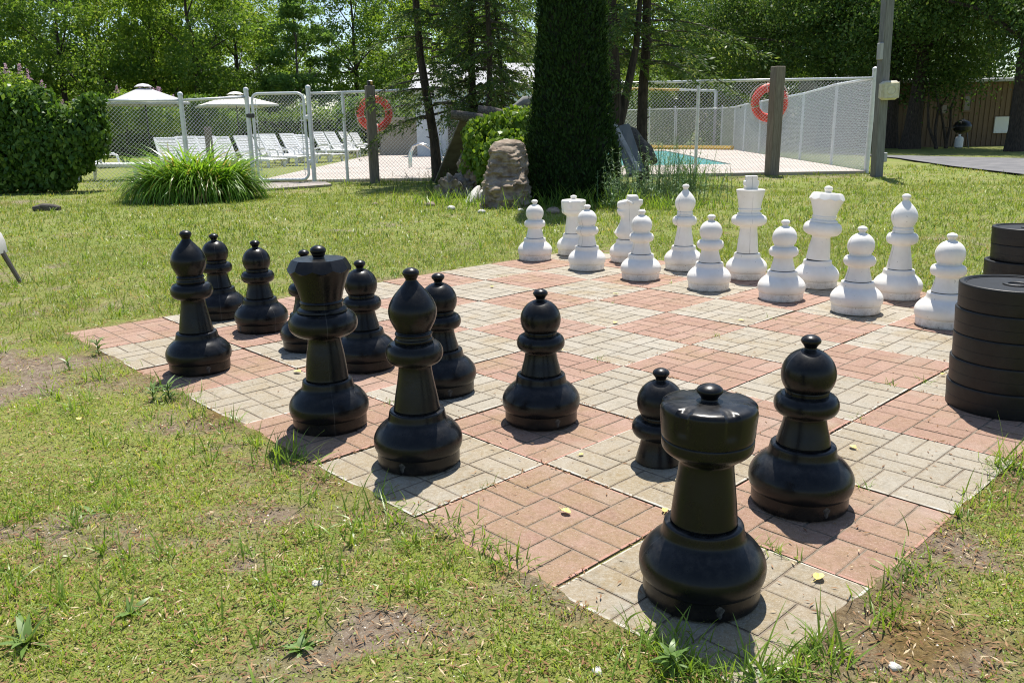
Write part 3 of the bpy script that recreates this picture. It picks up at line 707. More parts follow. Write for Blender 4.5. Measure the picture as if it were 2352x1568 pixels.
vf = [blades(.9, 2.0, 34000, 10, .013, (.008, .030), (.0013, .0030), .85, (.1, 1.5), 3, edge=-.004), blades(2.0, 3.6, 17000, 9, .015, (.010, .036), (.0017, .0034), .8, (.1, 1.4), 2, edge=-.004)]
V, q = cat(*vf); tag(link('short_grass', np_mesh('short_grass', V, q, [GRASS])), kind='stuff')
vf = [blades(3.6, 7.2, 4200, 7, .022, (.02, .055), (.003, .0055), .7, (.1, 1.2), 2), blades(7.2, 13., 1300, 6, .03, (.025, .065), (.006, .010), .7, (.1, 1.1), 2), blades(13., 19., 260, 6, .04, (.03, .07), (.010, .016), .7, (.1, 1.), 2)]
V, q = cat(*vf); tag(link('lawn_grass', np_mesh('lawn_grass', V, q, [GRASSF])), kind='stuff')
# broader greener grass in patches
def patchy(v0, v1, dens, L, Wd, thr, o):
    x, y = field(v0, v1, dens, need_cover=False, edge=.02); k = fbm(x, y, 1.7, o) > thr; x, y = x[k], y[k]
    per = 7; k = np.repeat(np.arange(len(x)), per); m = len(k); bx = x[k]+rng.normal(0, .008, m); by = y[k]+rng.normal(0, .008, m)
    ok = board_d(bx, by) > .01; bx, by, k = bx[ok], by[ok], k[ok]; m = len(bx)
    az = rng.uniform(0, 2*PI, m); el = np.clip(PI/2-np.abs(rng.normal(0, .6, m)), .15, PI/2)
    d = np.stack([np.cos(el)*np.cos(az), np.cos(el)*np.sin(az), np.sin(el)], 1)
    return strips(np.stack([bx, by, zg(bx, by)-.003], 1), d, rng.uniform(L[0], L[1], m), rng.uniform(Wd[0], Wd[1], m), rng.uniform(.2, 1.4, m), 4)
V, q = cat(patchy(.9, 2.6, 150, (.035, .085), (.0025, .0045), .50, 31), patchy(2.6, 5.5, 55, (.04, .10), (.003, .006), .54, 33), patchy(5.5, 12, 9, (.05, .12), (.006, .010), .55, 35))
tag(link('tufted_grass', np_mesh('tufted_grass', V, q, [TUFTM])), kind='stuff')
def flat_leaves(v0, v1, dens, L, asp, o, thr, zr=(.004, .02), tilt=.45, edge=.015, nc=False):
    x, y = field(v0, v1, dens, need_cover=nc, edge=edge); k = fbm(x, y, 2.6, o) > thr; x, y = x[k], y[k]; m = len(x)
    P = np.stack([x, y, zg(x, y)+rng.uniform(zr[0], zr[1], m)], 1); l = rng.uniform(L[0], L[1], m)
    az = rng.uniform(0, 2*PI, m); tg = np.stack([np.cos(az), np.sin(az), rng.normal(0, tilt*.5, m)], 1)
    nr = np.stack([rng.normal(0, tilt, m), rng.normal(0, tilt, m), np.ones(m)], 1)
    return cards(P, l, l*asp, nr, tg)
V, q = cat(flat_leaves(.9, 2.2, 15000, (.003, .008), .7, 41, .36, (.003, .016), .6, nc=True), flat_leaves(2.2, 4.5, 5000, (.004, .010), .7, 41, .38, (.003, .02), .6, nc=True), flat_leaves(4.5, 9, 260, (.012, .024), .7, 43, .48, (.005, .035), nc=True))
tag(link('clover', np_mesh('clover', V, q, [CLOVER])), kind='stuff')
V, q = cat(flat_leaves(.9, 2.2, 6000, (.005, .026), .17, 51, .28, (.001, .014), .3), flat_leaves(2.2, 4.5, 2200, (.008, .03), .17, 53, .34, (.001, .014), .3), flat_leaves(4.5, 8, 250, (.02, .04), .2, 53, .42, (.002, .02), .25))
x = rng.uniform(0, BMAX, 4400); y = rng.uniform(0, BMAX, 4400); k = rng.random(4400) < .10+.9*(fbm(x, y, 2.1, 61) > .52)*.5+.25*(x/BMAX); x, y = x[k], y[k]; m = len(x)
az = rng.uniform(0, 2*PI, m); l = rng.uniform(.005, .022, m)
bl = cards(np.stack([x, y, np.full(m, .0025)], 1), l, l*.16+.001, np.stack([rng.normal(0, .15, m), rng.normal(0, .15, m), np.ones(m)], 1), np.stack([np.cos(az), np.sin(az), rng.normal(0, .06, m)], 1))
# litter caught along the joints between slabs
J = []
for k in range(9):
    n = 620; a = rng.random(n)*BMAX; b = k*S+rng.normal(0, .007, n); w = fbm(a, b+k, 3., 70+k) > .50
    J.append(np.stack([a[w], b[w]], 1)); b2 = rng.random(n)*BMAX; a2 = k*S+rng.normal(0, .007, n); w = fbm(a2-k, b2, 3., 90+k) > .50; J.append(np.stack([a2[w], b2[w]], 1))
J = np.concatenate(J); m = len(J); az = rng.uniform(0, 2*PI, m); l = rng.uniform(.005, .018, m)
jl = cards(np.stack([J[:, 0], J[:, 1], rng.uniform(-.004, .004, m)], 1), l, l*.2+.001, np.stack([rng.normal(0, .3, m), rng.normal(0, .3, m), np.ones(m)], 1), np.stack([np.cos(az), np.sin(az), rng.normal(0, .15, m)], 1))
V, q = cat((V, q), bl, jl); tag(link('dry_litter', np_mesh('dry_litter', V, q, [LITTER])), kind='stuff')
V, q = cat(flat_leaves(.9, 2.4, 420, (.002, .006), .7, 51, .1, (.001, .005), .3), flat_leaves(2.4, 6, 60, (.004, .010), .7, 51, .1, (.001, .008), .3))
tag(link('pale_gravel', np_mesh('pale_gravel', V, q, [CHIPS])), kind='stuff')
# sprigs growing in the joints
P = []
for px, py in ((1385, 822), (1285, 800), (1480, 640), (1700, 720), (2050, 880), (1965, 960), (1590, 760), (905, 950), (880, 930), (1345, 745), (1610, 915), (2110, 870), (2160, 885), (1180, 640), (1410, 600), (1535, 585), (940, 990), (1430, 690), (1800, 795), (2010, 1100), (1120, 1115), (960, 1000), (1860, 1210), (1890, 1240), (1775, 1235)):
    g = G(px, py); u = min(range(9), key=lambda k: abs(g[0]-k*S)); w = min(range(9), key=lambda k: abs(g[1]-k*S))
    if abs(g[0]-u*S) < abs(g[1]-w*S): g[0] = u*S
    else: g[1] = w*S
    P += [g]*rng.integers(8, 20)
P = np.array(P); m = len(P); B = P+np.stack([rng.normal(0, .012, m), rng.normal(0, .012, m), np.full(m, -.008)], 1)
az = rng.uniform(0, 2*PI, m); el = rng.uniform(.4, 1.4, m); V, q = strips(B, np.stack([np.cos(el)*np.cos(az), np.cos(el)*np.sin(az), np.sin(el)], 1), rng.uniform(.015, .05, m), rng.uniform(.0015, .003, m), rng.uniform(.2, 1.2, m), 3)
tag(link('joint_grass', np_mesh('joint_grass', V, q, [TUFTM])), kind='stuff')

# long grass tufts and weeds one can point at
def tuft(label, px, py, n, L, Wd, spread=.012, lean=.5, mat=TUFTM):
    g = G(px, py); t = thing('grass_tuft', label, 'grass tuft', (g[0], g[1], float(zg(g[0], g[1]))), 0, 'long grass tufts by the board edge')
    az = rng.uniform(0, 2*PI, n); el = np.clip(PI/2-np.abs(rng.normal(0, lean, n)), .2, 1.5)
    V, q = strips(np.stack([rng.normal(0, spread, n), rng.normal(0, spread, n), np.full(n, -.004)], 1), np.stack([np.cos(el)*np.cos(az), np.cos(el)*np.sin(az), np.sin(el)], 1), rng.uniform(L[0], L[1], n), rng.uniform(Wd[0], Wd[1], n), rng.uniform(.2, 1.1, n), 5)
    link('blades', np_mesh('blades', V, q, [mat]), t)
tuft('long grass blades standing before the foot of the black rook', 1712, 1535, 9, (.06, .15), (.004, .006), .01, .5)
tuft('upright grass tuft at the chipped corner of the nearest grey slab', 1905, 1500, 34, (.04, .12), (.003, .005), .022, .5)
tuft('spreading grass tuft on the bare soil past the nearest slab corner', 2035, 1420, 26, (.03, .08), (.003, .0045), .02, .75)
tuft('grass tuft in the shadow of the black queen at the board edge', 665, 1062, 40, (.06, .14), (.003, .005), .03, .6)
tuft('grass tuft at the border below the black bishop nearest the rook', 870, 1150, 34, (.04, .09), (.0025, .004), .035, .55)
tuft('tall grass beside the near checker stack', 2330, 1070, 40, (.06, .16), (.003, .005), .03, .5)
tuft('grass tuft against the red slab before the black rook', 1180, 1290, 40, (.03, .08), (.0025, .004), .03, .55)
tuft('leafy grass tuft under the rook shadow at the corner slab edge', 1530, 1490, 60, (.03, .09), (.003, .005), .05, .6)
tuft('dense grass tuft at the slab joint by the white litter', 830, 1215, 50, (.04, .10), (.003, .0045), .05, .6)
BT = [(x_, y_) for x_, y_ in ((1490, 1482), (1515, 1500), (1545, 1512), (1570, 1530), (1600, 1540), (1625, 1552), (1655, 1560), (1690, 1566), (1730, 1566), (1765, 1552), (1800, 1545), (1580, 1555), (1640, 1575), (1860, 1505), (1120, 1255), (1075, 1235), (1040, 1215), (1000, 1205))]
for i in range(34):
    u_ = rng.uniform(.3, 7.9); e_ = i % 2
    p = np.array([u_*S, -.02+rng.normal(0, .012), 0]) if not e_ else np.array([8*S+.02+rng.normal(0, .012), rng.uniform(0, 3.2)*S, 0])
    q_ = p-CAM; px_ = 1176+F*(q_@RT)/(q_@FW); py_ = 784-F*(q_@UP)/(q_@FW); BT.append((px_, py_))
Vb = []
for px_, py_ in BT:
    n = int(rng.integers(12, 46)); g = G(px_, py_); az = rng.uniform(0, 2*PI, n); el = np.clip(PI/2-np.abs(rng.normal(0, .65, n)), .15, 1.5); sp_ = rng.uniform(.012, .045)
    Vb.append(strips(np.stack([g[0]+rng.normal(0, sp_, n), g[1]+rng.normal(0, sp_, n), np.full(n, -.012)], 1), np.stack([np.cos(el)*np.cos(az), np.cos(el)*np.sin(az), np.sin(el)], 1), rng.uniform(.02, .085, n), rng.uniform(.002, .0042, n), rng.uniform(.2, 1.4, n), 4))
V, q = cat(*Vb); tag(link('border_grass', np_mesh('border_grass', V, q, [TUFTM])), kind='stuff')
def weed(label, px, py, n, L, Wd, el0, el1, stem=.0):
    g = G(px, py); t = thing('weed', label, 'weed', (g[0], g[1], float(zg(g[0], g[1]))), 0, 'broad leaved weeds in the lawn')
    az = np.arange(n)*2.4+rng.normal(0, .2, n); el = rng.uniform(el0, el1, n); zz = np.linspace(0, stem, n) if stem else np.zeros(n)
    V, q = strips(np.stack([np.zeros(n), np.zeros(n), zz], 1), np.stack([np.cos(el)*np.cos(az), np.cos(el)*np.sin(az), np.sin(el)], 1), rng.uniform(L[0], L[1], n), rng.uniform(Wd[0], Wd[1], n), rng.uniform(.2, .9, n), 5)
    link('leaves', np_mesh('leaves', V, q, [WEEDM]), t)
    if stem: MB().tube([(0, 0, -.01), (0, 0, stem)], [.0025, .0015], 6).build('stalk', WEEDM, t)
weed('upright weed with narrow leaves beside the far red corner slab', 226, 812, 22, (.04, .07), (.006, .009), .1, .9, .07)
weed('upright weed standing in the shadow tip of the far black bishop', 388, 912, 24, (.04, .07), (.006, .010), .1, .9, .06)
weed('small weed next to the weed at the shadow of the far bishop', 352, 915, 18, (.03, .05), (.006, .009), .2, .9, .05)
weed('low weed on the bare soil near the far red corner slab', 158, 845, 16, (.03, .05), (.005, .008), .2, .9, .04)
weed('broad pale weed rosette near the bottom edge of the lawn', 690, 1480, 12, (.035, .055), (.010, .015), .2, .8)
weed('shiny plantain rosette with long dark leaves', 212, 1170, 9, (.06, .085), (.012, .016), .05, .45)
weed('pale weed rosette left of the broad pale rosette', 300, 1400, 10, (.035, .05), (.009, .013), .2, .8)
weed('large soft weed at the lower left edge of the lawn', 60, 1465, 14, (.05, .085), (.012, .017), .3, 1.1)
weed('weed with pointed leaves at the border before the rook', 1540, 1535, 20, (.025, .05), (.007, .011), .2, .9, .04)
weed('weed sprouting between the nearest grey slab and the soil', 1735, 1560, 9, (.04, .06), (.007, .010), .3, 1.0)

# fallen yellow leaves, stones, cones
def fallen(label, px, py, size, rz, z=.003, mat=YLEAF, nm='fallen_leaf', group='yellow fallen leaves'):
    g = G(px, py); ol = [(-.5, 0), (-.38, .22), (-.1, .34), (.2, .28), (.42, .12), (.5, 0), (.42, -.14), (.18, -.30), (-.12, -.33), (-.38, -.2)]
    n = len(ol); r = random.Random(px); vs = [(x*size, y*size, .0015+size*(.20*y*y+.45*abs(y)**1.5)+r.uniform(0, size*.10)) for x, y in ol]+[(0, 0, .001)]
    fs = [(i, (i+1) % n, n) for i in range(n)]; vs2 = [(x, y, z_+.0007) for x, y, z_ in vs]
    mb = MB(); mb.add(vs, [tuple(reversed(f)) for f in fs]); mb.add(vs2, fs); mb.tube([(-.5*size, 0, .003), (-.75*size, .05*size, .004), (-.95*size, .16*size, .003)], .0006, 5)
    o = mb.build(nm, mat, smooth=False); inb = board_d(np.array(g[0]), np.array(g[1])) < 0
    o.location = (g[0], g[1], z if inb else float(zg(g[0], g[1]))+.012); o.rotation_euler = (0, 0, rz); tag(o, label, 'leaf', group)
for i, (px, py, s_, lab) in enumerate(((1300, 1178, .030, 'yellow leaf on the red square in front of the lone open-board pawn'), (1880, 1330, .032, 'curled yellow leaf on the nearest grey slab beside the rook'), (683, 856, .036, 'yellow leaf on the grey slab left of the black queen'),
        (1413, 743, .034, 'yellow leaf at a slab corner in the middle of the board'), (1703, 738, .030, 'ochre leaf on a grey square near the white pawns'), (1527, 1176, .024, 'yellow leaf tucked behind the stem of the black rook'), (1286, 806, .030, 'yellow leaf beside the collar of the lone black pawn'),
        (1130, 660, .030, 'pale yellow leaf on a far grey square'), (1415, 677, .035, 'large pale leaf lying near the third white pawn'), (1958, 1030, .026, 'yellow leaf on the grey square left of the near checker stack'), (2165, 862, .022, 'small yellow leaf at the foot of the near checker stack'), (182, 966, .026, 'pale yellow leaf lying in the lawn grass'), (1335, 1047, .018, 'orange curled leaf on the grey square behind the bishop'))):
    fallen(lab, px, py, s_, i*1.7)
def pebble(label, px, py, r, mat=STONE, squash=.55, nm='stone', grp='pale stones in the grass'):
    g = G(px, py); n = 14; rr = random.Random(px*3+py); mb = MB(); vs = []
    for i in range(7):
        t = PI*(i+.5)/7
        for j in range(n):
            a = 2*PI*j/n; k = r*(1+.16*math.sin(3*a+px)+.12*math.cos(2*a+py)*math.sin(t)+rr.uniform(-.05, .05)); vs.append((k*math.sin(t)*math.cos(a), k*math.sin(t)*math.sin(a)*.8, k*squash*math.cos(t)))
    fs = [(i*n+j, i*n+(j+1) % n, (i+1)*n+(j+1) % n, (i+1)*n+j) for i in range(6) for j in range(n)]+[tuple(range(n-1, -1, -1)), tuple(6*n+j for j in range(n))]
    o = mb.add([(x, y, -z) for x, y, z in vs], fs).build(nm, mat, sharp=60); o.location = (g[0], g[1], float(zg(g[0], g[1]))+r*squash*.5); tag(o, label, 'stone', grp)
pebble('flat white stone in the lawn before the board edge', 727, 1336, .0125)
pebble('white stone half buried in the bare soil by the right lawn edge', 2055, 1524, .012)
pebble('small white stone at the border near the rook', 1372, 1535, .011)
pebble('grey stone lying in the grass under the cedars', 862, 470, .045, ROCK); pebble('pale flat stone beside the white driftwood', 1160, 470, .07); pebble('pale stone at the foot of the rock pile', 1035, 480, .06)
pebble('low stone in the shade before the columnar evergreen', 1272, 488, .08, ROCK); pebble('brown stone at the rim of the rock bed', 990, 472, .07, ROCK); pebble('small white stone near the dark evergreen', 1195, 484, .04)
pebble('pale stone in the grass beyond the white rook', 1105, 487, .05)
g = G(108, 483); mb = MB(); mb.tube([(-.17, 0, .02), (-.05, .01, .035), (.08, .0, .03), (.17, .01, .02)], [.035, .055, .05, .03], 10); o = mb.build('wood_stump', WOODD); o.location = (g[0], g[1], .0); o.rotation_euler = (0, 0, math.atan2(RH[1], RH[0])); tag(o, 'dark rotten wood piece lying on the lawn near the vine hedge', 'wood')

# ------------------------------------------------------------------ chain-link fence
def wires(mb, A, B, h0, h1, zb=.03, pitch=.067, r=.0026):
    A = np.array([A[0], A[1], 0.]); B = np.array([B[0], B[1], 0.]); Ln = float(np.linalg.norm(B-A)); e = (B-A)/Ln; k = (h1-h0)/Ln
    nrm = np.array([-e[1], e[0], 0.])
    for sgn in (1, -1):
        s0 = -max(h0, h1) if sgn > 0 else 0.; s1 = Ln if sgn > 0 else Ln+max(h0, h1)
        for i in range(int((s1-s0)/pitch)+1):
            a = s0+i*pitch                     # s = a+sgn*t, z = zb+t
            lo, hi = 0., 99.
            for c0, c1 in ((a, sgn), (Ln-a, -sgn), (h0+k*a-zb, k*sgn-1.)):    # c0+c1*t >= 0
                if abs(c1) < 1e-9: continue
                tt = -c0/c1
                if c1 > 0: lo = max(lo, tt)
                else: hi = min(hi, tt)
            if hi-lo < .03 or hi > 50: continue
            P0 = A+e*(a+sgn*lo)+np.array([0, 0, zb+lo])+nrm*(.003*sgn); P1 = A+e*(a+sgn*hi)+np.array([0, 0, zb+hi])+nrm*(.003*sgn)
            mb.tube([P0, P1], r, 3, cap=False)
def post(par, W, h, r, cap=True, name='post', mat=None):
    mb = MB(); mb.tube([(W[0], W[1], -.1), (W[0], W[1], h)], r, 12)
    if cap: mb.lathe([(h-.01, r+.006), (h+.02, r+.006), (h+.04, r*.8), (h+.05, r*.3)], 12, c=(W[0], W[1], 0))
    for z in (.25, h*.5, h-.16): mb.lathe([(z, r), (z+.003, r+.005), (z+.03, r+.005), (z+.033, r)], 12, c=(W[0], W[1], 0))
    return mb.build(name, mat or GALV, par)
def fence(name, label, pts, heights, rails, posts, pr=.033, bottom=True, pitch=.067, wr=.0026):
    t = thing(name, label, 'fence')
    mb = MB(); rl = MB()
    for i in range(len(pts)-1):
        wires(mb, pts[i], pts[i+1], rails[i]-.02, rails[i+1]-.02, pitch=pitch, r=wr)
        rl.tube([(pts[i][0], pts[i][1], rails[i]), (pts[i+1][0], pts[i+1][1], rails[i+1])], .024, 10)
        n = int(np.linalg.norm(pts[i+1]-pts[i])/pitch)       # twisted wire ends over the rail
        for j in range(n):
            a = (j+.5)/n; p = pts[i]*(1-a)+pts[i+1]*a; z = rails[i]*(1-a)+rails[i+1]*a
            rl.tube([(p[0], p[1], z-.03), (p[0], p[1], z+.03)], .006, 3, cap=False)
    mb.build('wire_mesh', GALV, t, smooth=False); rl.build('top_rail', GALV, t, smooth=True, sharp=None)
    for i in posts: post(t, pts[i], heights[i], pr if isinstance(pr, float) else pr[i], heights[i] > rails[i]+.03)
    return t
FL0 = G(196, 437.5); P1 = G(437, 429); P2 = G(584, 421); P3 = G(723, 419.5); P4 = G(801, 417.5); P9 = G(1989, 397.5)
dv = (P9-P3)/np.linalg.norm(P9-P3)
P4 = P3+dv*((P4-P3)@dv); W5 = P3+dv*((G(862, 417)-P3)@dv); P6 = P3+dv*((G(1302, 408)-P3)@dv); P7 = P3+dv*((G(1590, 403)-P3)@dv); P9 = P3+dv*((P9-P3)@dv)
r1 = hgt(P1, 231); r2 = hgt(P2, 223); r3 = hgt(P3, 215); r4 = hgt(P4, 212.5); r6 = hgt(P6, 194); r7 = hgt(P7, 187); r9 = hgt(P9, 179.5)
fence('chain_link_fence', 'short chain-link fence run between the vine hedge and the pool gate', [FL0, P1, P2], [r1, hgt(P1, 218), hgt(P2, 207)], [r1, r1, r2], [1, 2], .042)
fence('chain_link_fence', 'long front run of chain-link fence before the pool deck, from gate to corner', [P3, P4, P6, P7, P9], [hgt(P3, 202), r4, r6, r7, hgt(P9, 160)], [r3, r4, r6, r7, r9], [0, 1, 2, 3, 4], [.042, .030, .030, .030, .048])
SF = [P9]+[G(x_, y_) for x_, y_ in ((1908, 383), (1836, 371), (1781, 362), (1742, 355.5), (1707, 350), (1684, 346))]
sh = [r9]+[hgt(SF[i], y_) for i, y_ in ((1, 194), (2, 215), (3, 226), (4, 233), (5, 240), (6, 246))]
fence('chain_link_fence', 'side run of chain-link fence receding from the utility pole along the deck', SF, [0]+sh[1:], sh, range(1, 7), .030, wr=.0036)
BFp = [SF[-1], G(1655, 343.6), G(1601, 343), G(1548, 342), G(1490, 341), G(1418, 340), G(1240, 337.5)]; bh = [sh[-1]]+[hgt(BFp[i], y_) for i, y_ in ((1, 249), (2, 250), (3, 250), (4, 252), (5, 254), (6, 257))]
fence('chain_link_fence', 'far low chain-link fence at the back of the swimming pool', BFp, [h+.06 for h in bh], bh, range(1, 7), .034, pitch=.085, wr=.005)
# far gate in the back fence
t = thing('far_gate', 'small rounded gate in the far fence beyond the pool', 'gate'); a, b = BFp[3], BFp[2]; q = (b-a)/np.linalg.norm(b-a)
off = -AH*.06; A_, B_ = a+q*.1+off, b-q*.1+off; h = bh[3]-.02
def roundframe(A, B, z0, z1, r, n=6):
    e = (B-A)/np.linalg.norm(B-A); Ln = np.linalg.norm(B-A); pts = []
    for cx, cz, a0 in ((r, z0+r, PI), (Ln-r, z0+r, 1.5*PI), (Ln-r, z1-r, 0), (r, z1-r, .5*PI)):
        for k in range(n+1):
            an = a0+.5*PI*k/n; pts.append(A+e*(cx+r*math.cos(an))+np.array([0, 0, cz+r*math.sin(an)]))
    return pts+[pts[0], pts[1]]
MB().tube(roundframe(np.array([A_[0], A_[1], 0]), np.array([B_[0], B_[1], 0]), .08, h, .12), .022, 8, cap=False).build('gate_frame', GALV, t)
# front gate
t = thing('pool_gate', 'chain-link pool gate with rounded tube frame between two fence posts', 'gate'); e = (P3-P2)/np.linalg.norm(P3-P2)
A_, B_ = P2+e*.10, P3-e*.10; hz = hgt(P2, 216)
MB().tube(roundframe(np.array([A_[0], A_[1], 0]), np.array([B_[0], B_[1], 0]), .06, hz, .13, 8), .026, 10, cap=False).build('gate_frame', GALV, t)
mb = MB(); wires(mb, A_+e*.02, B_-e*.02, hz-.03, hz-.03, zb=.08); mb.build('wire_mesh', GALV, t, smooth=False)
for s_, Q in ((1, A_), (-1, B_)):
    mb = MB(); mb.tube([(Q+e*s_*.07)+np.array([0, 0, .14]), (Q+e*s_*.07)+np.array([0, 0, hz-.1])], .007, 6)
    for z in np.linspace(.25, hz-.2, 5): mb.tube([Q+np.array([0, 0, z]), Q+e*s_*.09+np.array([0, 0, z])], .013, 6)
    mb.build('tension_bar', GALV, t)
for z in (hz*.73, hz*.24):
    mb = MB(); mb.box(tuple((B_+P3)/2+np.array([0, 0, z])), (.12, .07, .07), 0, Matrix.Rotation(math.atan2(e[1], e[0]), 3, 'Z'), .01); mb.build('hinge', GALV, t)
mb = MB(); mb.box(tuple((A_+P2)/2+np.array([0, 0, hz*.76])), (.15, .09, .08), 0, Matrix.Rotation(math.atan2(e[1], e[0]), 3, 'Z'), .01); mb.build('latch', POLE, t)

# ------------------------------------------------------------------ wooden ring posts and life rings, utility pole
def woodpost(label, W, w, h, lamp):
    t = thing('wooden_post', label, 'post', (W[0], W[1], 0), math.atan2(RH[1], RH[0])+.32)
    MB().box((0, 0, h/2-.06), (w, w, h+.12), 0, bev=.008).build('timber', WOODG, t)
    if lamp:
        MB().box((.01, 0, h+.045), (w*.62, w*.62, .09), 0, bev=.01).build('lamp_box', BLACKP, t)
        MB().box((.03, -w*.36, h+.045), (w*.22, .02, .06), 0, bev=.004).build('amber_lens', YELLOW, t)
WA = G(862, 418.5)-AH*.05; WB = G(1770, 402)-AH*.05
woodpost('weathered wooden post with small black lamp box, carrying a life ring', WA, .165, hgt(WA, 197), True)
woodpost('tall dark wooden post before the fence near the pole, carrying a life ring', WB, .20, hgt(WB, 153), False)
def ring(label, c, Ro, rr, par_dir):
    t = thing('life_ring', label, 'life ring', tuple(c), 0, 'orange life rings hung on the pool fence'); Rm = Ro-rr; n, k = 48, 14; e = np.array(par_dir); zz = np.array([0, 0, 1.]); nn = np.cross(e, zz)
    vs = [(e*math.cos(2*PI*i/n)+zz*math.sin(2*PI*i/n))*(Rm+rr*math.cos(2*PI*j/k))+nn*rr*.75*math.sin(2*PI*j/k) for i in range(n) for j in range(k)]
    fs = [(i*k+j, ((i+1) % n)*k+j, ((i+1) % n)*k+(j+1) % k, i*k+(j+1) % k) for i in range(n) for j in range(k)]
    MB().add(vs, fs).build('ring', RING, t)
    mb = MB()
    for a0 in (.25, 1.85, 3.4, 4.9):
        pts = [(e*math.cos(a0+1.5*q)+zz*math.sin(a0+1.5*q))*(Ro+.012+.03*math.sin(PI*q)) for q in np.linspace(0, 1, 9)]; mb.tube(pts, .007, 6)
    for a0 in (.25, 1.85, 3.4, 4.9):
        c2 = (e*math.cos(a0)+zz*math.sin(a0))*Rm; tg = -e*math.sin(a0)+zz*math.cos(a0); rd = e*math.cos(a0)+zz*math.sin(a0)
        mb.tube([c2+(rd*math.cos(s_)+nn*.75*math.sin(s_))*(rr+.006) for s_ in np.linspace(0, 2*PI, 13)], .008, 6)
    mb.build('grab_rope', ROPE, t)
def on_fence(x_, y_, off): # point on the fence plane pushed towards the pool
    d_ = ray(x_, y_); n_ = np.array([-dv[1], dv[0], 0]); tt = ((P3-CAM)@n_)/(d_@n_); return CAM+d_*tt+AH*off
ring('orange life ring behind the weathered post with the lamp box', on_fence(858.5, 261, .10), .335, .068, dv)
ring('orange life ring behind the tall dark post near the utility pole', on_fence(1771, 236, .10), .36, .080, dv)
MB()
PW = G(2013, 404); t = thing('utility_pole', 'square grey timber utility pole with a pale lamp box beside the fence corner', 'utility pole', (PW[0], PW[1], 0), math.atan2(RH[1], RH[0])+.22); t.rotation_euler[1] = -.034
MB().box((0, 0, 2.45), (.165, .165, 5.1), 0, bev=.012).build('timber', simple('grey_pole_wood', (.13, .13, .125), (.22, .22, .215), 5., .8, bmp=.3, bscale=20., stretch=(12, 12, .7)), t)
zb_ = hgt(PW, 209); Rr = math.radians(6)
mb = MB(); mb.box((.015, -.175, zb_), (.325, .19, .325), 0, Matrix.Rotation(-.2, 3, 'Z'), .045); o = mb.build('lamp_box', BOXW, t)
mb = MB(); n = 24; mb.tube([Vector((.015, -.175, zb_))+Matrix.Rotation(-.2, 3, 'Z')@Vector((.075*math.cos(2*PI*i/n), -.099, .0+.075*math.sin(2*PI*i/n))) for i in range(n+1)], .006, 6, cap=False); mb.build('lens_ring', BOXW, o)
mb = MB()
for i in range(n+1): pass
mb.tube([Vector((.015, -.175, zb_))+Matrix.Rotation(-.2, 3, 'Z')@Vector(p) for p in ((-.13, -.098, -.13), (.13, -.098, -.13), (.13, -.098, .13), (-.13, -.098, .13), (-.13, -.098, -.13))], .008, 6, cap=False); mb.build('bezel', BOXW, o)
MB().box((-.11, -.03, hgt(PW, 118)), (.07, .1, .28), 0, bev=.008).build('switch_box', ROOFG, t)
MB().box((.115, -.03, hgt(PW, 362)), (.07, .09, .17), 0, bev=.008).build('socket_box', ROOFG, t)

# ------------------------------------------------------------------ pool furniture
def lounger_proto():
    t = thing('sun_lounger', 'x', 'sun lounger', (0, 0, 0), 0, 'white loungers lined up by the pool'); w = .62
    # local: +x towards the feet, head end at x=0
    mb = MB(); mb.box((.62+.66, 0, .335), (1.32, w, .035), 0, bev=.012)
    for k in range(9): mb.box((.70+k*.145, 0, .357), (.105, w-.10, .014), 0, bev=.004)
    mb.build('seat', LOUNGE, t)
    R = Matrix.Rotation(math.radians(58), 3, 'Y'); mb = MB(); c = Vector((.62, 0, .345))
    ax = R@Vector((-1, 0, 0)); nr = R@Vector((0, 0, 1))
    for s_ in (-1, 1): mb.box(c+ax*.36+Vector((0, s_*(w/2-.035), 0)), (.74, .07, .04), 0, R, .01)
    for k in range(9): mb.box(c+ax*(.05+k*.083)+nr*.006, (.066, w-.14, .022), 0, R, .005)
    mb.box(c+ax*.735, (.05, w, .045), 0, R, .012); mb.build('backrest', LOUNGE, t)
    for s_ in (-1, 1):
        mb = MB(); mb.tube([(.50, s_*w/2, .50), (.72, s_*w/2, .545), (.98, s_*w/2, .545), (1.06, s_*w/2, .51), (1.09, s_*w/2, .36)], [.022, .026, .026, .026, .024], 8); mb.build('armrest', LOUNGE, t)
    for x_ in (.55, 1.80):
        for s_ in (-1, 1):
            mb = MB(); mb.tube([(x_, s_*(w/2-.06), .33), (x_+(.03 if x_ > 1 else -.06), s_*(w/2-.04), .0)], [.055, .028], 8); mb.build('leg', LOUNGE, t)
    for s_ in (-1, 1):
        mb = MB(); mb.box((.98, s_*(w/2-.02), .31), (1.9, .04, .06), 0, bev=.01); mb.build('side_rail', LOUNGE, t)
    mb = MB(); mb.tube([(.05, 0, .30), (.36, 0, .70)], .02, 6); mb.build('prop', LOUNGE, t)
    return t
ORD = ['first', 'second', 'third', 'fourth', 'fifth', 'sixth', 'seventh', 'eighth', 'ninth', 'tenth', 'eleventh', 'twelfth', 'last']
lx = [(379, 317, 22.), (425, 314, 23.), (470, 314, 24.), (503, 315, 24.6), (557, 313, 24.), (598, 309, 27.), (612, 309, 25.), (658, 308, 27.), (689, 310, 28.), (728, 304, 30.), (756, 304, 31.5), (787, 304, 33.), (811, 306, 34.)]
lp = None
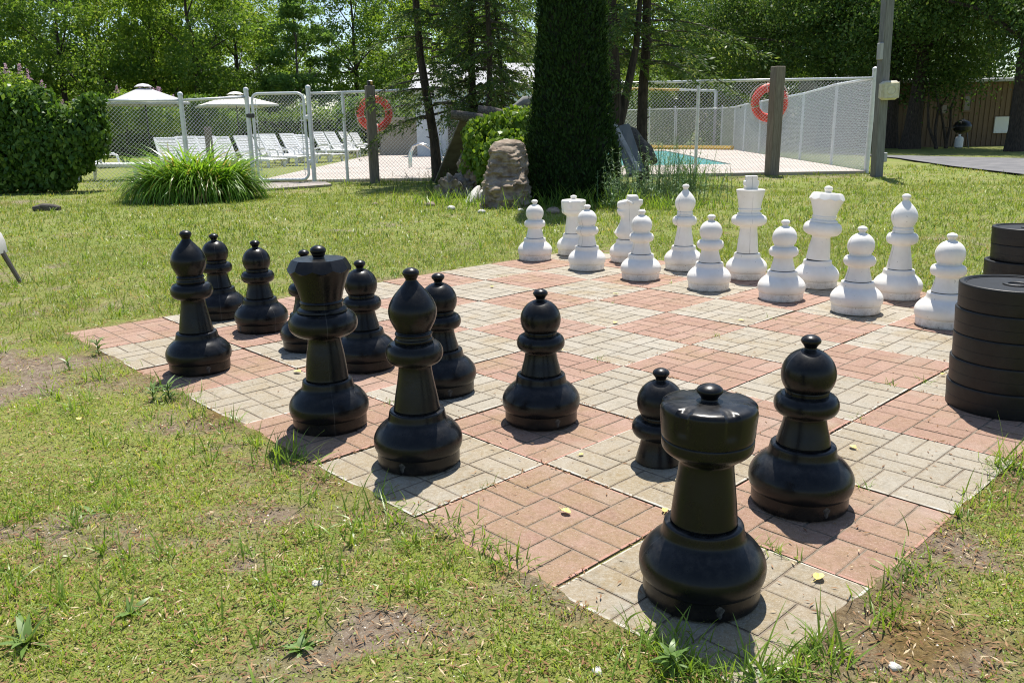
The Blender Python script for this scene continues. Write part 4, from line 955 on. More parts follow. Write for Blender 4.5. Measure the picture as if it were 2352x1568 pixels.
for i, (px, py, dd) in enumerate(lx):
    th = math.radians(40+28*i/12.); axis = RH*math.sin(th)-AH*math.cos(th)
    Wt = D(px, py, dd); Wb = Wt-axis*(.62-.40); az = math.atan2(axis[1], axis[0]); loc = (Wb[0]-axis[0]*.0, Wb[1]-axis[1]*.0, max(-.15, min(.1, Wt[2]-.98)))
    if lp is None: lp = lounger_proto(); o = lp
    else: o = copy_tree(lp)
    o.location = loc; o.rotation_euler = (0, 0, az); o['label'] = f'white slatted plastic sun lounger, {ORD[i]} of the poolside row counted from the parasols'
o = copy_tree(lp); g = G(206, 414); axis = RH*.98-AH*.15; o.location = (g[0]-axis[0]*.55, g[1]-axis[1]*.55, 0); o.rotation_euler = (0, 0, math.atan2(axis[1], axis[0])); o['label'] = 'white lounger standing by itself behind the vine hedge and the fence'

def parasol(label, px, pya, pye, dd, half, mat):
    Wt = D(px, pya, dd); z1 = Wt[2]; z0 = D(px, pye, dd)[2]; t = thing('parasol', label, 'parasol', (Wt[0], Wt[1], 0), math.atan2(RH[1], RH[0])+.55, 'parasols behind the pool fence')
    MB().tube([(0, 0, 0), (0, 0, z1-.02)], .022, 8).build('pole', POLE, t)
    MB().lathe([(0, .25), (.04, .25), (.07, .2), (.08, .04), (.25, .035)], 20).build('base', POLE, t)
    mb = MB(); hh = z1-z0; n = 8; K = [1., .94]*4; rows = []
    for f, dz in ((.16, .16), (.4, .40), (.7, .69), (1., 1.)): rows.append((f, z1-.05-hh*dz*.96))
    vs = []
    for f, z in rows:
        for j in range(32):
            a = 2*PI*j/32; sq = half*f/max(abs(math.cos(a)), abs(math.sin(a))) if f > .05 else half*f
            sag = .05*f*abs(math.sin(4*a*.5))  # cloth sags between its ribs
            vs.append((sq*math.cos(a), sq*math.sin(a), z+sag*.6-(.10*f*(sq/half/1.414/f-.70) if f > .05 else 0)))
    fs = [(i*32+j, (i+1)*32+j, (i+1)*32+(j+1) % 32, i*32+(j+1) % 32) for i in range(3) for j in range(32)]
    b = len(vs); vs += [(v[0], v[1], v[2]-.06) for v in vs[96:128]]; fs += [(96+j, b+j, b+(j+1) % 32, 96+(j+1) % 32) for j in range(32)]
    mb.add(vs, fs); c = mb.build('canopy', mat, t, sharp=25)
    mb = MB(); vs = [(0, 0, z1+.03)]
    for f, z in ((.13, z1-.02), (.21, z1-.085)):
        for j in range(16):
            a = 2*PI*j/16; sq = half*f/max(abs(math.cos(a)), abs(math.sin(a))); vs.append((sq*math.cos(a), sq*math.sin(a), z+(.02 if j % 2 else 0)))
    fs = [(0, 1+j, 1+(j+1) % 16) for j in range(16)]+[(1+j, 17+j, 17+(j+1) % 16, 1+(j+1) % 16) for j in range(16)]
    mb.add(vs, fs).build('vent_cap', mat, c)
    for j in range(8):
        a = 2*PI*j/8; sq = half/max(abs(math.cos(a)), abs(math.sin(a))); MB().tube([(0, 0, z1-.10), (sq*math.cos(a), sq*math.sin(a), z0-.045)], .008, 5).build('rib', POLE, t)
parasol('grey square parasol with dark pole behind the fence beside the lilac', 328, 194, 236, 26., 1.15, CANVASG)
parasol('cream parasol behind the pool gate posts', 540, 212, 240, 30., 1.22, CANVASW)
g = D(478, 306, 22.); woodpost('short pale wooden post among the loungers', (g[0], g[1]), .19, g[2]+.16, False)

# pool ladder
g = G(943, 389); t = thing('pool_ladder', 'polished steel pool ladder handrails curving down into the pool', 'ladder', (g[0], g[1], .02)); e = PNR-PNL; e /= np.linalg.norm(e); nn = np.array([-e[1], e[0], 0])
for k in (-.16, .16):
    o_ = nn*k*1.6; pts = [o_+e*x_+np.array([0, 0, z_]) for x_, z_ in ((0, 0), (0, .25), (.02, .40), (.10, .54), (.24, .60), (.40, .57), (.58, .45), (.80, .22), (.98, .0), (1.1, -.25))]
    MB().tube(pts, .026, 10).build('handrail', STEEL, t)

# yellow barrier behind the pool
t = thing('barrier_frame', 'yellow and white pipe barrier standing behind the far pool fence', 'barrier'); a = D(1425, 203.5, 36.); b = D(1560, 207, 36.); c = D(1645, 209, 36.)
MB().tube([a, b], .05, 8).build('yellow_bar', YELLOW, t); MB().tube([b, c], .05, 8).build('white_bar', WHITEP, t)
for q in (a, c): MB().tube([(q[0], q[1], 0), (q[0], q[1], q[2])], .06, 8).build('upright', ROOFG, t)
MB().box((c[0], c[1], c[2]-.35), (.12, .12, .7), 0, bev=.01).build('control_box', WHITEP, t)
MB().tube([D(1650, 210, 36.), D(1680, 214, 36), D(1702, 228, 36), D(1715, 250, 36), D(1708, 275, 36), D(1690, 285, 36)], .022, 6).build('hose', POLE, t)
mb = MB(); a, b = G(1420, 343.5), G(1682, 347.5)
mb.tube([(a[0], a[1], .12), (b[0], b[1], .12)], .10, 6); tag(mb.build('yellow_kerb', YELLOW, smooth=False), 'long yellow timber kerb along the far fence beyond the pool', 'kerb')

# ------------------------------------------------------------------ shed and cabin
def wallbox(mb, px0, px1, pyt, d0, depth_, m=0, zt=None):
    A, B = D(px0, 330, d0), D(px1, 330, d0); z = D((px0+px1)/2, pyt, d0)[2] if zt is None else zt
    q = [A, B, B+AH*depth_, A+AH*depth_]; mb.add([(p[0], p[1], -.1) for p in q]+[(p[0], p[1], z) for p in q], [(0, 1, 5, 4), (1, 2, 6, 5), (2, 3, 7, 6), (3, 0, 4, 7), (4, 5, 6, 7)], m); return z, q
t = thing('pool_shed', 'white panelled pool shed with a dark doorway behind the cedars', 'shed')
mb = MB(); z, q = wallbox(mb, 958, 1240, 205, 30., 4.); mb.build('wall', SHEDW, t, smooth=False)
mb = MB(); A, B, Cc, Dd = q; z2 = z+1.0; mid0 = (A+Dd)/2; mid1 = (B+Cc)/2
ov = .25; A2, B2, C2, D2 = A-AH*ov-RH*ov, B-AH*ov+RH*ov, Cc+AH*ov+RH*ov, Dd+AH*ov-RH*ov
mb.add([(A2[0], A2[1], z-.05), (B2[0], B2[1], z-.05), (mid1[0], mid1[1], z2), (mid0[0], mid0[1], z2), (C2[0], C2[1], z-.05), (D2[0], D2[1], z-.05)], [(0, 1, 2, 3), (3, 2, 4, 5), (0, 3, 5), (1, 4, 2)]); mb.build('roof', ROOFG, t, smooth=False)
mb = MB(); a, b = D(1030, 330, 29.93), D(1052, 330, 29.93); mb.add([(a[0], a[1], 0), (b[0], b[1], 0), (b[0], b[1], 2.), (a[0], a[1], 2.), (a[0]-AH[0]*.03, a[1]-AH[1]*.03, 0), (b[0]-AH[0]*.03, b[1]-AH[1]*.03, 0), (b[0]-AH[0]*.03, b[1]-AH[1]*.03, 2.), (a[0]-AH[0]*.03, a[1]-AH[1]*.03, 2.)], [(4, 5, 6, 7), (0, 4, 7, 3), (5, 1, 2, 6), (7, 6, 2, 3)]); mb.build('door', WOODD, t, smooth=False)
mb = MB()
for px in (996, 1012, 1070, 1100):
    a = D(px, 330, 29.96); mb.box((a[0], a[1], z/2), (.05, .05, z), 0)
mb.build('batten', WHITEP, t, smooth=False)
t = thing('beige_shed', 'low beige pump house beside the white shed', 'shed'); mb = MB(); z, q = wallbox(mb, 874, 966, 276, 32., 3.); mb.build('wall', SHEDB, t, smooth=False)
mb = MB(); q = [p+v_ for p, v_ in zip(q, (-AH*.15-RH*.15, -AH*.15+RH*.15, AH*.15+RH*.15, AH*.15-RH*.15))]; mb.add([(p[0], p[1], z) for p in q]+[(p[0], p[1], z+.10) for p in q], [(3, 2, 1, 0), (0, 1, 5, 4), (1, 2, 6, 5), (2, 3, 7, 6), (3, 0, 4, 7), (4, 5, 6, 7)]); mb.build('roof', SHEDB, t, smooth=False)

t = thing('cabin', 'brown board-and-batten cabin in the shade of the big trees across the road', 'cabin'); CD = 34.
mb = MB(); z, q = wallbox(mb, 1960, 2420, 192, CD, 6.); mb.build('wall', CABIN, t, smooth=False)
mb = MB(); q2 = [p+v_ for p, v_ in zip(q, (-AH*.35-RH*.3, -AH*.35+RH*.3, AH*.3+RH*.3, AH*.3-RH*.3))]
mb.add([(p[0], p[1], z+.01) for p in q2]+[(q2[0][0], q2[0][1], z+.12), (q2[1][0], q2[1][1], z+.12), (q2[2][0], q2[2][1], z+.5), (q2[3][0], q2[3][1], z+.5)], [(3, 2, 1, 0), (0, 1, 5, 4), (1, 2, 6, 5), (2, 3, 7, 6), (3, 0, 4, 7), (4, 5, 6, 7)]); mb.build('roof', ROOFG, t, smooth=False)
mb = MB(); n = 40; A, B = q[0], q[1]
for k in range(n):
    p = A+(B-A)*(k+.5)/n-AH*.015; mb.box((p[0], p[1], z/2), (.045, .025, z-.04), 0, Matrix.Rotation(math.atan2(RH[1], RH[0]), 3, 'Z'))
mb.build('batten', CABTRIM, t, smooth=False)
def window(px0, px1, py0, py1, mat, frame):
    W0_ = D(2200, 330, CD)-AH*.06; hp_ = lambda x_, y_: CAM+ray(x_, y_)*(((W0_-CAM)@AH)/(ray(x_, y_)@AH)); a, b = hp_(px0, py1), hp_(px1, py0); RZ = Matrix.Rotation(math.atan2(RH[1], RH[0]), 3, 'Z'); c = (a+b)/2; w = float(abs((b-a)@RH)); h = float(b[2]-a[2])
    mb = MB(); mb.box(tuple(c), (w-.02, .03, h-.02), 0, RZ); o = mb.build('window', mat, t, smooth=False)
    mb = MB()
    for s_ in (-1, 1):
        mb.box(tuple(c+RH*s_*w/2), (.07, .07, h+.07), 0, RZ); mb.box(tuple(c+np.array([0, 0, s_*(h/2)])-AH*.003), (w-.07, .07, .07), 0, RZ)
    mb.build('frame', frame, o, smooth=False)
window(2211, 2233, 219, 256, GLASS, CABTRIM); window(2160, 2178, 240, 262, GLASS, CABTRIM); window(2106, 2116, 255, 285, WHITEP, CABTRIM); window(2283, 2326, 270, 304, WHITEP, WHITEP)
g = D(2207, 322, 32.); t = thing('barbecue_grill', 'black kettle-lidded barbecue with white gas bottle by the cabin wall', 'barbecue', (g[0], g[1], 0), math.atan2(RH[1], RH[0]))
MB().lathe([(.55, .02), (.57, .20), (.65, .30), (.78, .33), (.79, .33)], 24).build('bowl', BLACKP, t); MB().lathe([(.795, .33), (.86, .32), (.98, .24), (1.05, .10), (1.06, .03), (1.10, .03), (1.11, .01)], 24).build('lid', BLACKP, t)
for a in (.8, 2.35, 3.9, 5.5): MB().tube([(.18*math.cos(a), .18*math.sin(a), .60), (.30*math.cos(a), .30*math.sin(a), 0)], .018, 6).build('leg', BLACKP, t)
MB().box((-.52, 0, .76), (.34, .3, .025), 0, bev=.005).build('side_shelf', BLACKP, t)
g2 = D(2203, 322, 31.5); o = MB().lathe([(.0, .10), (.03, .145), (.10, .152), (.32, .152), (.40, .13), (.43, .06), (.45, .04), (.50, .05), (.51, .05)], 20).build('gas_bottle', WHITEP); o.location = (g2[0], g2[1], .0); tag(o, 'white gas bottle standing at the foot of the barbecue', 'gas bottle')

# ------------------------------------------------------------------ patio chair cut by the picture's left edge
g = G(47, 648); ang = math.atan2(RH[1], RH[0])+.10
t = thing('patio_chair', 'white moulded patio chair with brown metal legs at the edge of the lawn', 'chair', tuple(np.array([g[0], g[1], 0])-.25*np.array([-math.sin(ang), math.cos(ang), 0])), ang)
def loft(mb, secs, half, m=0, th=.02):
    vs = []; n = len(secs)
    for s_ in (-half, half):
        for k, (x_, z_) in enumerate(secs): vs += [(x_, s_, z_), (x_, s_, z_-th)]
    fs = []
    for k in range(n-1):
        a = 2*k; b = 2*n+2*k; fs += [(a, a+2, b+2, b), (a+1, b+1, b+3, a+3), (a, a+1, a+3, a+2), (b, b+2, b+3, b+1)]
    fs += [(0, 2*n, 2*n+1, 1), (2*n-2, 2*n-1, 4*n-1, 4*n-2)]; return mb.add(vs, fs, m)
loft(MB(), [(-.56, .345), (-.40, .335), (-.22, .34), (-.14, .355), (-.105, .345), (-.080, .315), (-.066, .27), (-.062, .225)], .28, th=.03).build('seat', CHAIRW, t)
loft(MB(), [(-.56, .375), (-.64, .50), (-.74, .68), (-.80, .80)], .24, th=.03).build('backrest', CHAIRW, t)
for s_ in (-1, 1):
    mb = MB(); mb.tube([(-.092, s_*.235, .25), (0, s_*.25, 0)], [.017, .014], 8); mb.build('leg', CHAIRLEG, t)
    mb = MB(); mb.tube([(-.50, s_*.22, .36), (-.62, s_*.25, 0)], [.017, .014], 8); mb.build('leg', CHAIRLEG, t)

# ------------------------------------------------------------------ trees
def crown_leaves(seed, R, H, n, nclump, ls, squash=.75, shell=.55, base=0.):
    r = np.random.default_rng(seed); c = []
    while len(c) < nclump:
        p = r.uniform(-1, 1, 3); d = np.linalg.norm(p)
        if d < 1 and d > r.random()*shell: c.append(p)
    c = np.array(c)*np.array([R, R, H/2]); c[:, 2] += H/2+base
    narrow = 1-.45*np.clip((c[:, 2]-base)/H-.45, 0, 1)/.55; c[:, :2] *= narrow[:, None]
    cr = r.uniform(.16, .34, nclump)*R; w = cr**2; w /= w.sum(); k = r.choice(nclump, n, p=w)
    sub = r.normal(size=(nclump*7, 3)); sub /= np.linalg.norm(sub, axis=1, keepdims=True); sub *= r.uniform(.5, 1., (nclump*7, 1))
    sk = k*7+r.integers(0, 7, n)
    P = c[k]+sub[sk]*cr[k][:, None]*np.array([1, 1, squash])+r.normal(size=(n, 3))*cr[k][:, None]*.30*np.array([1, 1, .55])
    nr = np.stack([r.normal(0, .9, n), r.normal(0, .9, n), np.abs(r.normal(.5, .5, n))], 1)
    l = r.uniform(.65, 1.3, n)*ls; tg = r.normal(size=(n, 3)); tg[:, 2] -= .45
    V, q = cards(P, l, l*.58, nr, tg, r); return V, q, c, cr
def trunk_mesh(seed, H, r0, cl, cr, lean=.0, nl=9, top=.72, fork=.35):
    r = np.random.default_rng(seed+77); mb = MB(); ph = r.uniform(0, 6.28); n = 9
    pts = [(lean*math.cos(ph)*k/n+r.normal(0, .03)*k/n*2, lean*math.sin(ph)*k/n+r.normal(0, .03)*k/n*2, H*top*k/n-.1*(k == 0)) for k in range(n+1)]
    mb.tube(pts, [r0*(1.25 if k == 0 else 1)*(1-.8*k/n) for k in range(n+1)], 9)
    idx = r.permutation(len(cl))[:nl]
    for i in idx:
        e = Vector(cl[i]); s_ = max(fork*H, min(e.z*.75-.3, H*top*.9)); k = s_/(H*top)*n; k0 = int(min(k, n-1)); a = Vector(pts[k0]).lerp(Vector(pts[k0+1]), k-k0)
        rr = r0*(1-.8*k/n)*.55; m_ = a.lerp(e, .5)+Vector((r.normal(0, .12), r.normal(0, .12), .15*(e-a).length*.5)); mb.tube([a, a.lerp(m_, .5), m_, m_.lerp(e, .6), e], [rr, rr*.8, rr*.6, rr*.4, rr*.15], 6, cap=False)
    return mb
TREES = {}
def tree_kind(key, seed, R, H, n, nclump, ls, leaf, bark, r0, base, lean=.3, **kw):
    V, q, c, cr = crown_leaves(seed, R, H-base, n, nclump, ls, base=base, **kw); crown = np_mesh('crown', V, q, [leaf])
    tr = trunk_mesh(seed, H, r0, c, cr, lean, 12); TREES[key] = (crown, tr, bark)
TM = {}
def tree(key, label, x_, dd, scale=1., rz=0., group=None, sz=None, at=None):
    w = D(x_, 320, dd) if at is None else at
    t = thing({'dark': 'shade_tree', 'dark2': 'shade_tree', 'poplar': 'poplar_tree'}.get(key, 'leafy_tree'), label, 'tree', (w[0], w[1], 0), rz, group); t.scale = (scale, scale, sz or scale)
    link('crown', TREES[key][0], t)
    if key not in TM: o = TREES[key][1].build('trunk', TREES[key][2], t); TM[key] = o.data
    else: link('trunk', TM[key], t)
    return t
tree_kind('bright', 1, 3.8, 12.0, 17000, 58, .18, LEAF_A, BARK, .17, 1.0)
tree_kind('mid', 2, 3.7, 12.5, 17000, 56, .175, LEAF_B, BARK, .19, 1.4)
tree_kind('mixed', 3, 3.3, 11.0, 15000, 50, .17, LEAF_A, BARK, .15, .8)
tree_kind('poplar', 4, 2.1, 10.0, 16000, 40, .17, LEAF_P, BARKG, .13, .7)
tree_kind('dark', 5, 5.0, 9.5, 46000, 90, .135, LEAF_D, BARK, .34, 2.7)
tree_kind('dark2', 6, 4.4, 10.5, 40000, 80, .135, LEAF_D, BARK, .30, 2.3)
gl = 'trees of the wood behind the pool'
for i, (k, lab, x_, dd, s_, sz) in enumerate((
    ('mid', 'dark-stemmed green tree at the picture edge above the lilac', -60, 40, 1.0, 1.0), ('bright', 'yellow-green tree rising right behind the vine hedge', 30, 46, 1.0, .95), ('mid', 'green tree with a straight black trunk between lilac and grey parasol', 158, 42, .95, 1.02),
    ('bright', 'broad bright green tree rising over the grey parasol', 262, 47, 1.05, 1.0), ('mixed', 'light green tree behind the gap between both parasols', 372, 45, 1.0, 1.0), ('mid', 'tall green tree with forked trunk rising above the cream parasol', 470, 43, 1.0, .98),
    ('bright', 'wide-crowned tree with a visible dark trunk rising behind the pool gate', 560, 46, .98, .88), ('mixed', 'fresh green tree beside the narrow poplar', 640, 50, .92, .80), ('poplar', 'narrow poplar with small fluttering leaves left of the sky gap', 700, 44, 1.0, .86),
    ('mid', 'round dense dark green tree behind the post with lamp box', 830, 48, 1.0, .98), ('mixed', 'light green tree glimpsed behind the outermost cedar', 940, 52, 1.05, 1.05), ('bright', 'bright tree showing through the thin cedars above the shed', 1080, 54, 1.1, 1.1),
    ('mid', 'green tree directly behind the dark columnar evergreen', 1240, 50, 1.1, 1.1), ('bright', 'bright green tree behind the pair of cedars beyond the evergreen', 1400, 48, 1.05, 1.05), ('bright', 'sunlit tree behind the yellow and white barrier', 1560, 46, 1.0, 1.05),
    ('mixed', 'light tree behind the far corner of the pool fence', 1690, 50, 1.05, 1.0), ('mid', 'green tree behind the tall dark post with life ring', 1780, 46, 1.0, 1.0))):
    tree(k, lab, x_, dd, s_, i*1.1, gl, sz)
for i, (k, lab, x_, dd, s_) in enumerate((('bright', 'distant tree in the gap behind the vine hedge tree tops', 90, 62, 1.15), ('mid', 'distant tree filling the gap above the grey parasol', 220, 64, 1.1), ('mid', 'distant tree behind the forked trunk', 420, 62, 1.1), ('bright', 'distant tree behind the wide-crowned tree', 610, 66, 1.0), ('mid', 'distant tree behind the round dark tree', 880, 64, 1.1), ('bright', 'distant tree behind the shed roof', 1010, 68, 1.2), ('mid', 'distant tree hidden behind the columnar evergreen', 1180, 66, 1.2), ('bright', 'distant tree standing at the extreme edge behind the undergrowth', -60, 58, 1.2), ('mid', 'distant tree between the parasol tree tops', 320, 58, 1.15), ('bright', 'distant tree seen over the gate', 520, 60, 1.1), ('mixed', 'distant tree past the cedar with a fork', 1480, 62, 1.3), ('mid', 'distant tree behind the barrier frame', 1630, 62, 1.2), ('mid', 'distant tree past the side fence', 1850, 60, 1.2), ('bright', 'distant tree behind the utility pole', 2010, 62, 1.1), ('mid', 'distant tree behind the cabin roof', 2190, 64, 1.0))):
    tree(k, lab, x_, dd, s_, i*2.1+.4, 'distant trees of the wood')
gd = 'big shade trees across the road'
for i, (k, lab, x_, dd, s_, sz) in enumerate((('dark', 'large dark tree with thick double trunk in front of the cabin', 2092, 31.5, 1.0, 1.0), ('dark2', 'dark tree right behind the utility pole', 2046, 33., .9, 1.0), ('dark', 'thick-trunked dark tree at the picture edge before the cabin', 2335, 27., .85, .95),
    ('dark2', 'dark shade tree behind the side fence', 1890, 36., .95, .95), ('dark', 'dark shade tree overhanging the far corner of the pool', 1765, 40, .9, .95), ('dark2', 'dark tree rising behind the cabin', 2250, 42., 1.0, 1.05))):
    tree(k, lab, x_, dd, s_, i*1.7+.5, gd, sz)
for i, (lab, x_, dd) in enumerate((('slender dark sapling with crooked stem before the cabin', 2150, 31.), ('slender forked sapling left of the barbecue', 2172, 31.5))):
    g = D(x_, 330, dd); t = thing('sapling', lab, 'sapling', (g[0], g[1], 0)); mb = MB(); s_ = -1 if i == 0 else 1
    for k in range(2): mb.tube([np.array([0, 0, 0])+RH*.05*k, RH*(.10*s_-.25*k)+np.array([0, 0, .8]), RH*(.05*s_-.4*k)+np.array([0, 0, 1.5]), RH*(.3*s_-.2*k)+np.array([0, 0, 2.4])], [.06, .05, .04, .02], 7)
    mb.build('trunk', BARK, t); r = np.random.default_rng(60+i); n = 1600; P = r.normal(size=(n, 3))*np.array([.7, .7, .5])+np.array([0, 0, 2.7]); V, q = cards(P, .14, .08, None, None, r); link('crown', np_mesh('crown', V, q, [LEAF_D]), t)

# ---- cedars with hanging sprays
def cedar_mesh(seed, H, R, zb, nb, per):
    r = np.random.default_rng(seed); P = []; T_ = []; mb = MB(); L = []
    for b in range(nb):
        z = zb+(H-zb)*(b/nb)**1.0+r.uniform(-.1, .1); f = 1-(z-zb)/(H-zb)*.8; ln = R*f*r.uniform(.45, 1.15); az = r.uniform(0, 2*PI); up = r.uniform(-.05, .35)
        h = np.array([math.cos(az), math.sin(az), 0]); s_ = np.array([-h[1], h[0], 0])
        br = [np.array([0, 0, z])+h*ln*t_+np.array([0, 0, ln*(up*t_-.42*t_*t_)]) for t_ in np.linspace(0, 1, 6)]
        mb.tube(br, [.018*f+.006, .015*f+.005, .012*f+.004, .009, .006, .003], 5, cap=False)
        nf = int(per*ln/R)+4
        for k in range(nf):                                   # flat fans of scale leaves, drooping from the branch
            t_ = r.uniform(.15, 1.05); i0 = min(int(t_*5), 4); c = br[i0]+(br[i0+1]-br[i0])*(t_*5-i0); side = r.choice([-1, 1])
            d = h*r.uniform(.2, .9)+s_*side*r.uniform(.3, 1.)+np.array([0, 0, r.uniform(-.9, .1)]); d /= np.linalg.norm(d); fl = r.uniform(.14, .36)*(.6+.5*f); m_ = 11
            q = r.random(m_); perp = np.cross(d, [0, 0, 1.]); perp /= np.linalg.norm(perp)+1e-9
            w = (r.random(m_)*2-1)*.34*fl*(1-.5*q); P.append(c+d*(q*fl)[:, None]+perp*w[:, None]+np.array([0, 0, -.25*fl])*(q**2)[:, None]+r.normal(0, .012, (m_, 3)))
            T_.append(np.tile(d, (m_, 1))+perp*(w/fl*2.2)[:, None]+r.normal(0, .25, (m_, 3))); L.append(r.uniform(.045, .095, m_))
    P = np.concatenate(P); T_ = np.concatenate(T_); L = np.concatenate(L); V, q = cards(P, L, L*.34, None, T_, r); return np_mesh('crown', V, q, [CEDAR]), mb
CED = [cedar_mesh(21, 7.5, 1.65, 1.15, 100, 34), cedar_mesh(22, 8., 1.45, 1.3, 92, 31)]
def cedar(label, k, base, lean, r0, rz, sx=1., H=7.6, fork=False, zs=1., up=0.):
    t = thing('cedar_tree', label, 'tree', (base[0], base[1], 0), 0, 'thin cedars round the rock pile'); mb = MB(); n = 10
    ln = RH*lean; pts = [ln*(z/2.6)*min(1, .5+z/5)+np.array([.03*math.sin(2*z+rz), .03*math.cos(1.7*z+rz), z-.05*(z == 0)]) for z in np.linspace(0, H, n+1)]
    mb.tube(pts, [r0*(1.2 if i == 0 else 1)*(1-.85*i/n) for i in range(n+1)], 10)
    if fork: mb.tube([pts[1], pts[1]+RH*.12+np.array([0, 0, .5]), pts[1]+RH*.3+np.array([0, 0, 1.4]), pts[1]+RH*.4+np.array([0, 0, 3.])], [r0*.8, r0*.7, r0*.5, r0*.2], 8)
    for z in np.linspace(.5, 2.2, 7):
        a = z*5+rz; p = ln*(z/2.6)*min(1, .5+z/5); mb.tube([p+np.array([0, 0, z]), p+np.array([math.cos(a)*.12, math.sin(a)*.12, z+.03])], [.018, .008], 5)
    mb.build('trunk', BARK, t)
    o = link('crown', CED[k][0], t); o.rotation_euler = (0, math.atan2(lean, 2.6)*0, rz); o.scale = (sx, sx, zs); o.location = (0, 0, up)
    # branches belong to the crown
    nm = 'branches'
    if k not in CM: ob = CED[k][1].build(nm, BARKG, o, smooth=False); CM[k] = ob.data
    else: link(nm, CM[k], o)
CM = {}
cA = G(1003, 415)
cedar('thin cedar with bare lower trunk standing apart before the fence', 0, cA, -.22, .095, 0., 1.0)
cedar('thin cedar behind the logs of the rock pile', 1, D(1098, 330, 15.2), -.10, .085, 1.3, .9)
cedar('thin straight cedar rising behind the ivy', 1, D(1127, 330, 14.6), -.02, .06, 2.7, .8)
cedar('slim cedar pressed against the dark columnar evergreen', 0, D(1155, 330, 15.6), -.05, .05, 4.1, .85)
cedar('forked cedar right behind the leaning board', 1, D(1412, 330, 13.4), -.04, .105, 5.0, .95, fork=True, up=.35)
cedar('cedar with straight dark trunk beyond the leaning board', 0, G(1478, 352)*0+D(1478, 345, 14.2), -.03, .105, 2.2, 1.15, up=.8)

# ---- columnar evergreen
cb_ = G(1312, 462); t = thing('columnar_evergreen', 'tall dense dark columnar evergreen beside the rock pile', 'tree', (cb_[0], cb_[1], 0))
zp = np.array([0, .3, .9, 1.5, 2.6, 4., 5.2, 6., 6.4]); rp_ = np.array([.54, .63, .555, .465, .405, .38, .30, .16, .03]); n = 62000; r = np.random.default_rng(31)
z = 6.4*r.random(n)**1.25; a = r.uniform(0, 2*PI, n); R_ = np.interp(z, zp, rp_)*(1+.10*(vnoise(a*1.6, z*3., 1.6, 3)-.5)+.16*(vnoise(a*5, z*9., 1.3, 5)-.5)); q = 1-np.abs(r.normal(0, .10, n)); q += (r.random(n) < .12)*r.uniform(0, .16, n)
P = np.stack([R_*q*np.cos(a), R_*q*np.sin(a), z+.02], 1); out_ = np.stack([np.cos(a), np.sin(a), np.zeros(n)], 1); tg = out_*.5+np.array([0, 0, .8])+r.normal(0, .35, (n, 3)); l = r.uniform(.035, .075, n)
V, fq = cards(P, l, l*.42, out_+r.normal(0, .6, (n, 3)), tg, r); link('foliage', np_mesh('foliage', V, fq, [THUJA]), t)
MB().lathe([(0., .10), (.06, .42)]+[(float(zz), float(rr*.80)) for zz, rr in zip(zp[1:], rp_[1:])], 24, fn=lambda r_, z_, a_: (r_*(1+.08*math.sin(5*a_+z_*3)), z_)).build('light_block_core', simple('dark_core', (.012, .022, .009), (.03, .03, .014), 12., .95), t)  # solid dark core added inside the foliage to block light
MB().tube([(0, 0, -.05), (0, 0, .35)], [.12, .10], 10).build('trunk', BARK, t)

# ---- vine hedge
def blob_foliage(name, par, blobs, n, ls, mat, seed, droop=.6, wr=.7, hull=.78):
    """leaves over a set of ellipsoids (centre, radii)"""
    r = np.random.default_rng(seed); vol = np.array([b[1][0]*b[1][1]+b[1][0]*b[1][2]+b[1][1]*b[1][2] for b in blobs]); k = r.choice(len(blobs), n, p=vol/vol.sum())
    c = np.array([b[0] for b in blobs])[k]; rad = np.array([b[1] for b in blobs])[k]; d = r.normal(size=(n, 3)); d /= np.linalg.norm(d, axis=1, keepdims=True)
    s_ = hull+(1.06-hull)*r.random(n)**.6; lo = d*s_[:, None]*rad*(1+.10*r.normal(size=(n, 1)))
    P = c+RH*lo[:, :1]+AH*lo[:, 1:2]+np.array([0, 0, 1.])*lo[:, 2:]
    ok = P[:, 2] > .02; P = P[ok]; d = d[ok]; m_ = len(P)
    nr = RH*d[:, :1]+AH*d[:, 1:2]+np.array([0, 0, 1.])*(d[:, 2:]+.35)+r.normal(0, .45, (m_, 3)); tg = r.normal(0, .6, (m_, 3)); tg[:, 2] -= droop; l = r.uniform(.7, 1.3, m_)*ls
    V, q = cards(P, l, l*wr, nr, tg, r); return link(name, np_mesh(name, V, q, [mat]), par)
O = G(110, 438); O[2] = 0; vh = thing('vine_hedge', 'dense dark hedge of creeping vine overgrowing the fence end', 'hedge', tuple(O)); bl = []; rr = random.Random(8)
def vb(px, py, rx, rz_, ry=.32): w = D(px, py, 14.0)-O; bl.append((w, (rx, ry, rz_)))
for px, py, rx, rz_ in ((-110, 300, .6, .68), (-110, 390, .6, .5), (0, 290, .5, .62), (10, 390, .5, .48), (70, 285, .42, .52), (60, 350, .5, .5), (110, 325, .45, .58), (95, 238, .26, .26), (40, 232, .3, .22), (145, 305, .30, .42), (90, 390, .45, .42), (165, 340, .36, .42), (208, 265, .22, .32), (196, 305, .26, .42), (226, 300, .11, .46), (140, 400, .28, .30), (190, 368, .12, .24), (-40, 230, .3, .22), (215, 232, .16, .12), (130, 330, .40, .5)): vb(px, py, rx, rz_)
blob_foliage('foliage', vh, bl, 23000, .10, VINE, 41, .8, .6, .62)
mb = MB(); r = np.random.default_rng(3)
for k in range(16):
    x_ = r.uniform(-2.2, .55); p = [RH*(x_+r.normal(0, .05)*j)+AH*r.normal(0, .06)+np.array([0, 0, .33*j-.02]) for j in range(6)]; mb.tube(p, [.022, .02, .016, .014, .012, .008], 6)
mb.build('stems', BARK, vh)
